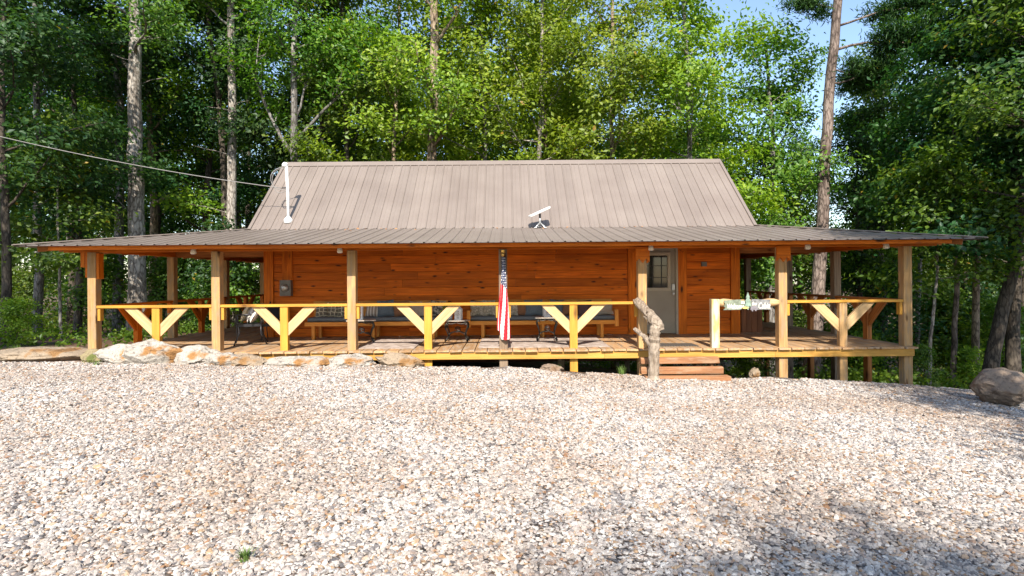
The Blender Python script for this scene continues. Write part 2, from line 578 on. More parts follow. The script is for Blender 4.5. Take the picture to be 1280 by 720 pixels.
struct(sheet('ground', axis([(-400, -40, 40), (-40, -12, 2), (-12, 13, .35), (13, 40, 2), (40, 400, 40)]),
             axis([(-120, -20, 20), (-20, 0, 2), (0, 8, .5), (8, 13, .3), (13, 45, 2), (45, 500, 45)]), under_gravel, litter_mat()))


STONES = [(0.00, (0.10, 0.095, 0.10)), (0.09, (0.22, 0.20, 0.195)), (0.20, (0.34, 0.30, 0.27)), (0.38, (0.45, 0.405, 0.365)),
          (0.62, (0.56, 0.525, 0.485)), (0.76, (0.38, 0.315, 0.285)), (0.84, (0.43, 0.30, 0.18)), (0.90, (0.28, 0.15, 0.08)), (0.93, (0.64, 0.61, 0.575))]


def gravel_sheet_mat():
    m, nt, b = new_mat('gravel_bed')
    L = nt.links.new
    geo = nd(nt, 'ShaderNodeNewGeometry')
    vo = nd(nt, 'ShaderNodeTexVoronoi'); vo.inputs['Scale'].default_value = 34
    L(geo.outputs['Position'], vo.inputs['Vector'])
    sp = nd(nt, 'ShaderNodeSeparateColor'); L(vo.outputs['Color'], sp.inputs[0])
    rp = ramp(nt, STONES); rp.color_ramp.interpolation = 'CONSTANT'
    L(sp.outputs[0], rp.inputs['Fac'])
    ed = ramp(nt, [(0.25, (1, 1, 1)), (0.55, (0.22, 0.18, 0.15))]); L(vo.outputs['Distance'], ed.inputs['Fac'])  # darkened cell edges put the shade between stones into the colour
    mx = nd(nt, 'ShaderNodeMixRGB', blend_type='MULTIPLY'); mx.inputs['Fac'].default_value = 1
    L(rp.outputs['Color'], mx.inputs['Color1']); L(ed.outputs['Color'], mx.inputs['Color2'])
    L(mx.outputs['Color'], b.inputs['Base Color']); b.inputs['Roughness'].default_value = 0.85
    bp = nd(nt, 'ShaderNodeBump'); bp.inputs['Strength'].default_value = 1.0; bp.inputs['Distance'].default_value = 0.02; bp.invert = True
    L(vo.outputs['Distance'], bp.inputs['Height']); L(bp.outputs['Normal'], b.inputs['Normal'])
    return m


def stone_mat():
    m, nt, b = new_mat('gravel_stone')
    L = nt.links.new
    oi = nd(nt, 'ShaderNodeObjectInfo'); geo = nd(nt, 'ShaderNodeNewGeometry')
    rp = ramp(nt, STONES)
    rp.color_ramp.interpolation = 'LINEAR'
    L(oi.outputs['Random'], rp.inputs['Fac'])
    n = nd(nt, 'ShaderNodeTexNoise'); n.inputs['Scale'].default_value = 60; n.inputs['Detail'].default_value = 4
    L(geo.outputs['Position'], n.inputs['Vector'])
    hs = nd(nt, 'ShaderNodeHueSaturation')
    mr = nd(nt, 'ShaderNodeMapRange'); mr.inputs[1].default_value = 0.3; mr.inputs[2].default_value = 0.7; mr.inputs[3].default_value = 0.78; mr.inputs[4].default_value = 1.12
    L(n.outputs['Fac'], mr.inputs[0]); L(mr.outputs[0], hs.inputs['Value']); L(rp.outputs['Color'], hs.inputs['Color'])
    # drifts of dustier, browner stone across the drive
    n2 = nd(nt, 'ShaderNodeTexNoise'); n2.inputs['Scale'].default_value = 0.55; n2.inputs['Detail'].default_value = 4
    L(geo.outputs['Position'], n2.inputs['Vector'])
    dr = ramp(nt, [(0.40, (.95, .95, .95)), (0.68, (0.78, 0.69, 0.61))]); L(n2.outputs['Fac'], dr.inputs['Fac'])
    mx = nd(nt, 'ShaderNodeMixRGB', blend_type='MULTIPLY'); mx.inputs['Fac'].default_value = 1
    L(hs.outputs['Color'], mx.inputs['Color1']); L(dr.outputs['Color'], mx.inputs['Color2'])
    L(mx.outputs['Color'], b.inputs['Base Color']); b.inputs['Roughness'].default_value = 0.75
    return m


gravel_xs = axis([(-14, 16, .25)])
gravel_ys = axis([(-6, 0, 1), (0, 9.5, .3), (9.5, 13, .12)])
struct(sheet('gravel_drive', gravel_xs, gravel_ys, 0.008, gravel_sheet_mat(), keep=lambda x, y: y < gravel_edge(x)))


def gravel_stones():
    xs = axis([(-12.5, 14.5, .5)]); ys = axis([(1.2, 13, .25)])
    o = sheet('gravel_stones', xs, ys, 0.006, stone_mat(),
              keep=lambda x, y: y < gravel_edge(x) and abs(x) < 0.95 * y + 1.6)
    stuff(o)
    tag(o, 'loose white tan and grey gravel stones covering the drive', 'gravel')
    ng = bpy.data.node_groups.new('scatter_gravel', 'GeometryNodeTree')
    ng.interface.new_socket('Geometry', in_out='INPUT', socket_type='NodeSocketGeometry')
    ng.interface.new_socket('Geometry', in_out='OUTPUT', socket_type='NodeSocketGeometry')
    N = ng.nodes.new; L = ng.links.new
    gi = N('NodeGroupInput'); go = N('NodeGroupOutput')
    pos = N('GeometryNodeInputPosition'); sep = N('ShaderNodeSeparateXYZ'); L(pos.outputs[0], sep.inputs[0])
    mr = N('ShaderNodeMapRange'); mr.inputs[1].default_value = 3.0; mr.inputs[2].default_value = 9.0
    mr.inputs[3].default_value = 2700; mr.inputs[4].default_value = 1700
    L(sep.outputs[1], mr.inputs[0])
    dp = N('GeometryNodeDistributePointsOnFaces'); dp.distribute_method = 'RANDOM'
    L(gi.outputs[0], dp.inputs['Mesh']); L(mr.outputs[0], dp.inputs['Density'])
    join = N('GeometryNodeJoinGeometry')
    setm = N('GeometryNodeSetMaterial'); setm.inputs['Material'].default_value = o.data.materials[0]
    for k in range(5):
        ico = N('GeometryNodeMeshIcoSphere'); ico.inputs['Radius'].default_value = 1.0; ico.inputs['Subdivisions'].default_value = 2
        nz = N('ShaderNodeTexNoise'); nz.noise_dimensions = '4D'; nz.inputs['W'].default_value = k * 9.7 + 1; nz.inputs['Scale'].default_value = 0.9
        sub = N('ShaderNodeVectorMath'); sub.operation = 'SUBTRACT'; sub.inputs[1].default_value = (.5, .5, .5)
        L(nz.outputs['Color'], sub.inputs[0])
        scl = N('ShaderNodeVectorMath'); scl.operation = 'SCALE'; scl.inputs['Scale'].default_value = 1.9
        L(sub.outputs[0], scl.inputs[0])
        sp = N('GeometryNodeSetPosition'); L(ico.outputs['Mesh'], sp.inputs['Geometry']); L(scl.outputs[0], sp.inputs['Offset'])
        g2i = N('GeometryNodeGeometryToInstance'); L(sp.outputs[0], g2i.inputs[0])
        L(g2i.outputs[0], join.inputs[0])
    rot = N('FunctionNodeRandomValue'); rot.data_type = 'FLOAT_VECTOR'; rot.inputs[0].default_value = (-.75, -.75, 0); rot.inputs[1].default_value = (.75, .75, 6.283)
    scv = N('FunctionNodeRandomValue'); scv.data_type = 'FLOAT_VECTOR'; scv.inputs[0].default_value = (.010, .008, .0055); scv.inputs[1].default_value = (.024, .018, .012)
    scv.inputs['Seed'].default_value = 5
    # now and then a bigger stone
    big = N('FunctionNodeRandomValue'); big.data_type = 'FLOAT'; big.inputs[2].default_value = 0; big.inputs[3].default_value = 1; big.inputs['Seed'].default_value = 11
    pw = N('ShaderNodeMath'); pw.operation = 'POWER'; pw.inputs[1].default_value = 9; L(big.outputs[1], pw.inputs[0])
    ml = N('ShaderNodeMath'); ml.operation = 'MULTIPLY_ADD'; ml.inputs[1].default_value = 0.9; ml.inputs[2].default_value = 1.0; L(pw.outputs[0], ml.inputs[0])
    scm = N('ShaderNodeVectorMath'); scm.operation = 'SCALE'; L(scv.outputs[0], scm.inputs[0]); L(ml.outputs[0], scm.inputs['Scale'])
    iop = N('GeometryNodeInstanceOnPoints')
    L(dp.outputs['Points'], iop.inputs['Points']); L(join.outputs[0], iop.inputs['Instance'])
    iop.inputs['Pick Instance'].default_value = True
    L(rot.outputs[0], iop.inputs['Rotation']); L(scm.outputs[0], iop.inputs['Scale'])
    L(iop.outputs[0], setm.inputs['Geometry']); L(setm.outputs[0], go.inputs[0])
    md = o.modifiers.new('scatter', 'NODES'); md.node_group = ng
    return o


gravel_stones()

# ------------------------------------------------------------------ cabin
DK = 0.33                                  # deck top
YF = 10.9                                  # front post line
WX0, WX1 = -5.78, 5.60                     # cabin walls
WY0, WY1 = 13.45, 17.35
BX0, BX1 = -6.07, 5.93                     # pitch break, main roof width
BY0, BY1, BZ = 13.2, 17.6, 2.90
RY, RZ = 15.4, 4.91
EX0, EX1, EY0, EY1, EZ = -8.95, 8.75, 10.1, 20.1, 2.36    # eave rectangle
POSTX = [-8.05, -5.64, -3.0, -0.05, 2.66, 5.39, 7.82]
LPY = [13.45, 16.0, 18.5]
RPY = [13.2, 15.4, 18.0]
BYP = 18.5

cabin = empty('cabin', (0, WY0, 0))
tag(cabin, 'orange log cabin with wraparound porch and taupe metal roof facing the gravel drive', 'cabin')


def pt(o_name, *a, **k):
    return bar(o_name, *a, **k)


# walls: a backing shell and the planks on it
def shell(name, pts2, y0, y1):
    pass


front_wall = mesh_obj('wall', [(WX0, 0, DK), (WX1, 0, DK), (WX1, 0, 2.86), (WX0, 0, 2.86),
                               (WX0, .12, DK), (WX1, .12, DK), (WX1, .12, 2.86), (WX0, .12, 2.86)],
                      [(0, 1, 2, 3), (7, 6, 5, 4), (0, 4, 5, 1), (3, 2, 6, 7), (0, 3, 7, 4), (1, 5, 6, 2)], M['crate'], cabin)
ROWS = 13
RH = (2.86 - DK) / ROWS


def plank_run(parent, ax0, ax1, z, horizontal_x=True, y=WY0, x=WX0, side=-1):
    cur = ax0
    while cur < ax1 - 0.01:
        ln = R.uniform(2.6, 4.6)
        e = cur + ln
        if ax1 - e < 1.2:
            e = ax1
        if horizontal_x:
            bar('plank', (cur + .002, y - .018, z), (e - .002, y - .018, z), .034, RH - .003, M['wall'], parent, ch=.006)
        else:
            bar('plank', (x + side * .018, cur + .002, z), (x + side * .018, e - .002, z), .034, RH - .003, M['wall'], parent, ch=.006)
        cur = e


for i in range(ROWS):
    z = DK + RH * (i + .5)
    plank_run(front_wall, -5.58, 2.94, z)
    plank_run(front_wall, 4.36, 5.41, z)
for (x, side) in ((WX0, -1), (WX1, 1)):
    t = .12 * -side
    yy = (WY0 + .125, WY1)
    gz = BZ - .06 + (RZ - BZ) * (WY0 - BY0) / (RY - BY0)
    ytop = (WY0 + WY1) / 2
    poly = [(yy[0], DK), (yy[1], DK), (yy[1], gz), (ytop, RZ - .08), (yy[0], gz)]
    n = len(poly)
    vs = [(x, a - WY0, b) for a, b in poly] + [(x + t, a - WY0, b) for a, b in poly]
    fs = [tuple(range(n)), tuple(range(2 * n - 1, n - 1, -1))] + [(k, n + k, n + (k + 1) % n, (k + 1) % n) for k in range(n)]
    sw = mesh_obj('wall', vs, fs, M['crate'], cabin)
    for i in range(ROWS):
        plank_run(sw, WY0 + .13, WY1, DK + RH * (i + .5), False, x=x, side=side)
mesh_obj('wall', [(WX0 + .13, 3.78, DK), (WX1 - .13, 3.78, DK), (WX1 - .13, 3.78, 2.86), (WX0 + .13, 3.78, 2.86),
                  (WX0 + .13, 3.9, DK), (WX1 - .13, 3.9, DK), (WX1 - .13, 3.9, 2.86), (WX0 + .13, 3.9, 2.86)],
         [(0, 1, 2, 3), (7, 6, 5, 4), (0, 4, 5, 1), (3, 2, 6, 7), (0, 3, 7, 4), (1, 5, 6, 2)], M['wall'], cabin)

# upright boards, a V cut in the top of three of them
for (a, b, z0, z1) in ((-5.81, -5.585, DK, 2.80), (2.945, 3.165, DK, 2.80), (4.145, 4.355, DK, 2.80), (5.415, 5.63, DK, 2.80), (-5.37, -5.12, 1.62, 2.80)):
    bar('upright_board', ((a + b) / 2, WY0 - .052, z0), ((a + b) / 2, WY0 - .052, z1), b - a, .05 if z0 == DK else .03, M['trim'], cabin, up=(0, -1, 0))
for xc in (3.055, 4.25):
    zc = 2.34
    prism('notched_cap', [(-.11, .16), (-.11, .05), (0, -.06), (.11, .05), (.11, .16)], (xc, WY0 - .09, zc), (1, 0, 0), (0, 0, 1), .022, M['trim'], cabin)

# door
door = bar('door', (3.645, WY0 + .0, DK + .02), (3.645, WY0 + .0, DK + 2.06), .93, .045, M['door'], cabin, up=(0, -1, 0))
for a, b in (((3.19, DK), (3.19, DK + 2.12)), ((4.12, DK), (4.12, DK + 2.12))):
    bar('door_frame', (a[0], WY0 - .04, a[1]), (b[0], WY0 - .04, b[1]), .05, .07, M['doorframe'], cabin, up=(0, -1, 0))
bar('door_frame', (3.217, WY0 - .04, DK + 2.09), (4.093, WY0 - .04, DK + 2.09), .07, .06, M['doorframe'], cabin)
bar('wall_infill', (3.17, WY0 - .02, 2.66), (4.14, WY0 - .02, 2.66), .04, .36, M['wall'], cabin)
fw0, fw1, fz0, fz1 = 3.33, 3.97, DK + 1.08, DK + 1.93
for z in (fz0, fz1):
    bar('window_frame', (fw0, WY0 - .04, z), (fw1, WY0 - .04, z), .045, .075, M['doorframe'], door)
for x in (fw0 + .037, fw1 - .037):
    bar('window_frame', (x, WY0 - .042, fz0 + .04), (x, WY0 - .042, fz1 - .04), .075, .045, M['doorframe'], door, up=(0, -1, 0))
bar('window_pane', (3.65, WY0 - .028, fz0 + .03), (3.65, WY0 - .028, fz1 - .03), fw1 - fw0 - .1, .008, M['glass'], door, up=(0, -1, 0))
for k in (1, 2):
    z = fz0 + (fz1 - fz0) * k / 3
    bar('muntin', (fw0 + .08, WY0 - .04, z), (fw1 - .08, WY0 - .04, z), .018, .016, M['black'], door)
    x = fw0 + (fw1 - fw0) * k / 3
    bar('muntin', (x, WY0 - .045, fz0 + .05), (x, WY0 - .045, fz1 - .05), .016, .018, M['black'], door, up=(0, -1, 0))
lk = bar('door_lock', (4.03, WY0 - .05, DK + 1.06), (4.03, WY0 - .05, DK + 1.2), .07, .05, M['galv'], door, up=(0, -1, 0))
kn = lathe('door_knob', [(.012, 0), (.014, .03), (.032, .045), (.034, .065), (.02, .078)], M['galv'], door, 12)
wloc(kn, door, Matrix.Translation((4.03, WY0 - .025, DK + .97)) @ Matrix.Rotation(math.radians(90), 4, 'X'))

# electricity meter, outlet box
mx_ = wx(360, WY0)
meter = bar('electric_meter_box', (mx_, WY0 - .11, 1.32), (mx_, WY0 - .11, 1.70), .27, .14, M['greybox'], cabin, up=(0, -1, 0), ch=.01)
g = lathe('meter_glass', [(.085, 0), (.085, .035), (.07, .06), (.045, .085)], M['galv'], meter, 16)
wloc(g, meter, Matrix.Translation((mx_, WY0 - .18, 1.52)) @ Matrix.Rotation(math.radians(90), 4, 'X'))
ob = bar('outlet_box', (wx(879, WY0), WY0 - .06, wz(879, 333, WY0)), (wx(879, WY0), WY0 - .06, wz(879, 329, WY0) + .03), .13, .05, M['greybox'], cabin, up=(0, -1, 0))

# --- roof: every strip between two ribs is a panel
PW = 0.232


def strip(name, parent, a0, a1, b0, b1, nrm, mat):
    """panel from lower edge a0-a1 to upper edge b0-b1 with a rib along the a0-b0 side"""
    a0, a1, b0, b1 = map(Vector, (a0, a1, b0, b1))
    n = Vector(nrm).normalized()
    vs, fs = [], []
    wdir = (a1 - a0).normalized()
    W = (a1 - a0).length
    prof = [(0.0, 0.0), (0.010, 0.019), (0.032, 0.019), (0.042, 0.0), (0.11, 0.0), (0.115, 0.004), (0.125, 0.004), (0.13, 0.0), (W, 0.0)]
    prof = [(min(p[0], W), p[1]) for p in prof]
    for (lo, hi) in ((a0, b0),):
        for (s, h) in prof:
            t = s / W
            lo_p = a0 + (a1 - a0) * t
            hi_p = b0 + (b1 - b0) * t
            vs += [lo_p + n * h, hi_p + n * h]
    m = len(prof)
    for i in range(m - 1):
        fs.append((2 * i, 2 * i + 2, 2 * i + 3, 2 * i + 1))
    k = len(vs)
    th = 0.006
    vs += [a0 - n * th, b0 - n * th, a1 - n * th, b1 - n * th]
    fs += [(k, k + 1, k + 3, k + 2)]
    c = sum((Vector(v) for v in vs), Vector()) / len(vs)
    o = mesh_obj(name, [v - c for v in vs], fs, mat, parent)
    wloc(o, parent, Matrix.Translation(c))
    return o


main_roof = mesh_obj('main_roof', [(BX0 + .05, BY0 - WY0 + .05, BZ - .02), (BX1 - .05, BY0 - WY0 + .05, BZ - .02), (BX1 - .05, RY - WY0, RZ - .03), (BX0 + .05, RY - WY0, RZ - .03),
                                   (BX0 + .05, BY1 - WY0 - .05, BZ - .02), (BX1 - .05, BY1 - WY0 - .05, BZ - .02)],
                     [(0, 1, 2, 3), (3, 2, 5, 4)], M['rafter'], cabin)
n_main = round((BX1 - BX0) / PW)
for i in range(n_main):
    xa = BX0 + (BX1 - BX0) * i / n_main; xb = BX0 + (BX1 - BX0) * (i + 1) / n_main
    strip('roof_panel', main_roof, (xa, BY0, BZ), (xb, BY0, BZ), (xa, RY, RZ), (xb, RY, RZ), (0, -(RZ - BZ), RY - BY0), M['metal'])
    strip('roof_panel', main_roof, (xb, BY1, BZ), (xa, BY1, BZ), (xb, RY, RZ), (xa, RY, RZ), (0, (RZ - BZ), RY - BY0), M['metal'])
sl = Vector((0, RY - BY0, RZ - BZ)).normalized(); sn = Vector((0, -sl.z, sl.y))
r0 = Vector((0, RY, RZ))
capw = .17
prism('ridge_cap', [(-capw * sl.y, -capw * sl.z + .035), (0, .05), (capw * sl.y, -capw * sl.z + .035), (capw * sl.y, -capw * sl.z + .028), (0, .036), (-capw * sl.y, -capw * sl.z + .028)],
      ((BX0 + BX1) / 2, RY, RZ), (0, 1, 0), (0, 0, 1), BX1 - BX0 + .06, M['metal'], main_roof)
for x in (BX0, BX1):
    for (ye, sg) in ((BY0, -1), (BY1, 1)):
        a = Vector((x, ye, BZ)); b = Vector((x, RY, RZ))
        nn = Vector((0, sg * sl.z, sl.y))
        bar('rake_trim', a + nn * .01, b + nn * .01 - (b - a).normalized() * .05, .075, .05, M['metal'], main_roof, up=nn)

# wraparound porch roof with hips
porch_roof = empty('porch_roof', (0, 0, 0)); porch_roof.parent = cabin
wloc(porch_roof, cabin, Matrix.Translation((0, EY0, EZ)))


def hipfrac_front(x):
    if x < BX0:
        return (x - EX0) / (BX0 - EX0)
    if x > BX1:
        return (EX1 - x) / (EX1 - BX1)
    return 1.0


def front_pt(x, f, back=False):
    ye, yb = (EY1, BY1) if back else (EY0, BY0)
    return (x, ye + (yb - ye) * f, EZ + (BZ - EZ) * f)


n_f = round((EX1 - EX0) / PW)
xs_ = [EX0 + (EX1 - EX0) * i / n_f for i in range(n_f + 1)]
for i in range(n_f):
    xa, xb = xs_[i], xs_[i + 1]
    fa, fb = max(.0001, hipfrac_front(xa)), max(.0001, hipfrac_front(xb))
    strip('roof_panel', porch_roof, front_pt(xa, 0), front_pt(xb, 0), front_pt(xa, fa), front_pt(xb, fb), (0, -(BZ - EZ), BY0 - EY0), M['metal'])
    strip('roof_panel', porch_roof, front_pt(xb, 0, 1), front_pt(xa, 0, 1), front_pt(xb, fb, 1), front_pt(xa, fa, 1), (0, (BZ - EZ), EY1 - BY1), M['metal'])


def hipfrac_side(y):
    if y < BY0:
        return (y - EY0) / (BY0 - EY0)
    if y > BY1:
        return (EY1 - y) / (EY1 - BY1)
    return 1.0


n_s = round((EY1 - EY0) / PW)
for i in range(n_s):
    ya = EY0 + (EY1 - EY0) * i / n_s; yb = EY0 + (EY1 - EY0) * (i + 1) / n_s
    fa, fb = max(.0001, hipfrac_side(ya)), max(.0001, hipfrac_side(yb))

    def sp_(y, f, xe, xb):
        return (xe + (xb - xe) * f, y, EZ + (BZ - EZ) * f)
    strip('roof_panel', porch_roof, sp_(yb, 0, EX0, BX0), sp_(ya, 0, EX0, BX0), sp_(yb, fb, EX0, BX0), sp_(ya, fa, EX0, BX0), (-(BZ - EZ), 0, BX0 - EX0), M['metal'])
    strip('roof_panel', porch_roof, sp_(ya, 0, EX1, BX1), sp_(yb, 0, EX1, BX1), sp_(ya, fa, EX1, BX1), sp_(yb, fb, EX1, BX1), ((BZ - EZ), 0, EX1 - BX1), M['metal'])
for (x0, x1) in ((EX0, BX0), (EX1, BX1)):
    bar('hip_cap', (x0, EY0, EZ + .022), (x1, BY0, BZ + .022), .16, .02, M['metal'], porch_roof)


def roof_z(x, y):
    return EZ + (BZ - EZ) * max(0.0, min(hipfrac_front(x), hipfrac_side(y), (y - EY0) / (BY0 - EY0), (EY1 - y) / (EY1 - BY1), (x - EX0) / (BX0 - EX0), (EX1 - x) / (EX1 - BX1)))


# beams on the posts, rafters
HB0, HB1 = 2.275, 2.40
zb = (HB0 + HB1) / 2
bar('header_beam', (EX0 + .35, YF, zb), (EX1 - .35, YF, zb), .12, HB1 - HB0, M['trim'], cabin)
bar('header_beam', (EX0 + .35, BYP, zb), (EX1 - .35, BYP, zb), .10, HB1 - HB0, M['rafter'], cabin)
for x in (POSTX[0], POSTX[-1]):
    bar('header_beam', (x, YF + .065, zb), (x, EY1 - .4, zb), .10, HB1 - HB0 - .01, M['trim'], cabin)
bar('fascia_board', (EX0 + .55, EY0 + .14, EZ - .035), (EX1 - .55, EY0 + .14, EZ - .035), .03, .075, M['trim'], cabin)
for i in range(28):
    x = -8.1 + i * .6
    if abs(x) > 8.2:
        continue
    f = min(1.0, hipfrac_front(x))
    y1 = EY0 + (BY0 - EY0) * f
    y1 = min(y1, WY0 - .05)
    if y1 - (EY0 + .2) < .5:
        continue
    dz = -.058
    y0 = EY0 + .18
    bar('rafter', (x, y0, roof_z(x, y0) + dz), (x, y1, roof_z(x, y1 - .01) + dz), .045, .09, M['rafter'], cabin)
for s, (xe, xb, xw) in (('l', (EX0, BX0, WX0)), ('r', (EX1, BX1, WX1))):
    for i in range(15):
        y = 10.95 + i * .6
        f = min(1.0, hipfrac_side(y))
        sg = 1 if xb > xe else -1
        xa = xe + sg * .18
        xz = xe + (xb - xe) * f
        if abs(xz - xa) < .4:
            continue
        bar('rafter', (xa, y, roof_z(xa, y) - .058), (xz, y, roof_z(xz, y) - .058), .045, .09, M['rafter'], cabin)
    bar('hip_rafter', (xe + (.25 if xb > xe else -.25), EY0 + .25, EZ - .03), (xb, BY0, BZ - .09), .05, .13, M['rafter'], cabin)
    for y in (WY0 + .1,):
        bar('tie_beam', (xw, y, zb + .0), (POSTX[0] + .05 if xb > xe else POSTX[-1] - .05, y, zb), .09, .14, M['rafter'], cabin)


# --- posts
def gz_at(x, y):
    return ground_z(x, y) - .06


PT = .165


def post(x, y, top=HB0, mat='post', w=PT):
    z0 = gz_at(x, y)
    return bar('porch_post', (x, y, z0), (x, y, top), w, w, M[mat], cabin, up=(0, -1, 0), ch=.008)


posts = {}
for i, x in enumerate(POSTX):
    posts[i] = post(x, YF, HB0 - .003, 'postgrey' if i in (3,) else 'post')
for y in LPY:
    post(POSTX[0], y, HB0 + .002, 'post')
for y in RPY:
    post(POSTX[-1], y, HB0 + .002, 'postgrey')
for x in (-4.2, 4.0):
    post(x, BYP, HB0 - .003, 'postgrey')
# pointed cap boards on three of the posts
for i, xx in ((4, 0), (5, 0)):
    x = POSTX[i]
    w = .20
    prism('post_bracket', [(-w / 2 - .03, .02), (-w / 2 - .03, -.27), (-w / 4 - .015, -.20), (0, -.29), (w / 4 + .015, -.20), (w / 2 + .03, -.27), (w / 2 + .03, .02)], (x, YF - .104, HB0 + .0), (1, 0, 0), (0, 0, 1), .04, M['trim'], posts[i])
    prism('post_bracket', [(-w / 2, .02), (-w / 2, -.22), (0, -.28), (w / 2, -.22), (w / 2, .02)], (x + .11, YF, HB0 - .01), (0, 1, 0), (0, 0, 1), .04, M['trim'], posts[i])
for dx, zt, ln in ((-.115, HB0 + .06, .55), (-.185, HB0 + .04, .33), (.105, HB0 - .02, .5)):
    bar('post_bracket', (POSTX[0] + dx, YF + .01, zt - ln), (POSTX[0] + dx, YF + .01, zt), .05 if dx > -.15 else .085, .14, M['trim'], posts[0], up=(0, -1, 0))

# --- deck
DX0, DX1, DY0, DY1 = -8.16, 7.92, 10.72, 18.62
deck = empty('deck', (0, 0, 0)); deck.parent = cabin
wloc(deck, cabin, Matrix.Translation((0, DY0, DK)))
BW = 0.243
nb = round((DX1 - DX0) / BW)
BW = (DX1 - DX0) / nb
for i in range(nb):
    xa = DX0 + BW * i + .007; xb = DX0 + BW * (i + 1) - .007
    xm = (xa + xb) / 2
    ya = DY0 - R.uniform(0.0, .05)
    dz = R.uniform(-.003, .003)
    if xm < WX0 - .05 or xm > WX1 + .05:
        cut = R.uniform(13.4, 15.6)
        segs = [(ya, cut), (cut + .006, DY1)]
    else:
        segs = [(ya, WY0 - .05)]
    for (a, b) in segs:
        bar('deck_board', (xm, a, DK - .019 + dz), (xm, b, DK - .019 + dz), xb - xa, .038, M['deck'], deck, jit=.004)
seg_x = [DX0 + .03, -5.5, -1.9, 1.9, 5.2, DX1 - .03]
for a, b in zip(seg_x, seg_x[1:]):
    bar('rim_joist', (a + .002, DY0 + .055, DK - .04 - .075), (b - .002, DY0 + .055, DK - .04 - .075), .04, .145, M['rim'], deck)
for x in (DX0 + .05, DX1 - .05):
    bar('rim_joist', (x, DY0 + .08, DK - .115), (x, DY1 - .05, DK - .115), .04, .145, M['rim'], deck)
for y in (11.6, 12.5, 13.2):
    bar('joist', (DX0 + .1, y, DK - .115), (DX1 - .1, y, DK - .115), .045, .145, M['crate'], deck)
for (x, y) in ((-1.9, 12.2), (1.2, 12.2), (4.2, 12.2), (6.5, 13.2), (-5, 12.3)):
    bar('support_post', (x, y, gz_at(x, y)), (x, y, DK - .19), .14, .14, M['postgrey'], deck, up=(0, -1, 0))
# cabin foundation boards under the walls
bar('skirt_board', (WX0, WY0 + .06, DK - .35), (WX1, WY0 + .06, DK - .35), .06, .6, M['crate'], cabin)

# --- railings
RT = DK + .905


def railing(p0, p1, mid=True, matpost=None, matrail='rail', matbrace='brace', lower=None, ends=(True, True), midx=None):
    """one bay: flat top rail, end blocks, a middle post and two braces"""
    p0 = Vector((p0[0], p0[1], 0)); p1 = Vector((p1[0], p1[1], 0))
    d = (p1 - p0).normalized(); L = (p1 - p0).length
    c = (p0 + p1) / 2 if midx is None else p0 + d * midx
    root = empty('railing'); root.parent = cabin
    wloc(root, cabin, Matrix.Translation((c.x, c.y, DK)))
    up = Vector((0, 0, 1))
    bar('top_rail', p0 + up * (RT - .026), p1 + up * (RT - .026), .145, .052, M[matrail], root, jit=.002)
    for e, (q, sg) in zip(ends, ((p0, 1), (p1, -1))):
        if e:
            b0 = q + d * sg * .03
            bar('end_block', b0 + up * (RT - .055 - .24), b0 + up * (RT - .055), .055, .10, M[matrail], root, up=tuple(d.cross(up)))
    if mid:
        zb_ = gz_at(c.x, c.y) if lower is None else lower
        bar('middle_post', c + up * zb_, c + up * (RT - .054), .15, .10, M[matpost or matrail], root, up=tuple(d.cross(up)), ch=.006)
        hw = .078; rise = .56; zt = RT - .054
        zb2 = zt - rise
        xt = hw + rise
        wv = .245
        for sg in (1, -1):
            poly = [(sg * hw, zb2), (sg * hw, zb2 + wv), (sg * (xt - wv), zt), (sg * xt, zt)]
            prism('brace', poly, c, d, up, .045, M[matbrace], root, ang=sg * math.pi / 4)
    return root


h = PT / 2 + .004
bays = [(0, 1, -6.83), (1, 2, -4.33), (2, 3, -1.52), (3, 4, 1.32), (5, 6, 6.58)]
for (a, b, mx) in bays:
    x0, x1 = POSTX[a] + h, POSTX[b] - h
    mt = 'rail' if b < 5 else 'post'
    railing((x0, YF), (x1, YF), midx=mx - x0, matpost=mt)
for ys, x in (([YF] + LPY, POSTX[0]), ([YF] + RPY, POSTX[-1])):
    for a, b in zip(ys, ys[1:]):
        railing((x, a + h), (x, b - h), matrail='trim' if x < 0 else 'rafter', matbrace='trim' if x < 0 else 'rafter')
railing((POSTX[0] + h, BYP), (-4.2 - h, BYP), matrail='rafter', matbrace='rafter')
railing((4.0 + h, BYP), (POSTX[-1] - h, BYP), matrail='rafter', matbrace='rafter')

# short rail with the sign: worn painted post and a live-edge log
xs0 = wx(891, YF)
srail = empty('railing'); srail.parent = cabin
wloc(srail, cabin, Matrix.Translation((xs0, YF, DK)))
srail['label'] = 'short rail of rough half log on a worn cream post'
bar('end_post', (xs0, YF - .08, DK), (xs0, YF - .08, DK + .94), .155, .12, M['whitepost'], srail, up=(0, -1, 0), ch=.008)
x1 = POSTX[5] - h
pts = []; rad = []
for i in range(13):
    t = i / 12
    pts.append((xs0 + .08 + (x1 - xs0 - .08) * t, YF - .07, DK + .86 + .01 * math.sin(t * 9)))
    rad.append(.07 + .012 * math.sin(t * 17) + R.uniform(-.006, .006))
tubes_obj('half_log', [(np.array(pts) - np.array((xs0, YF, DK)), rad)], M['brace'], srail, 8)

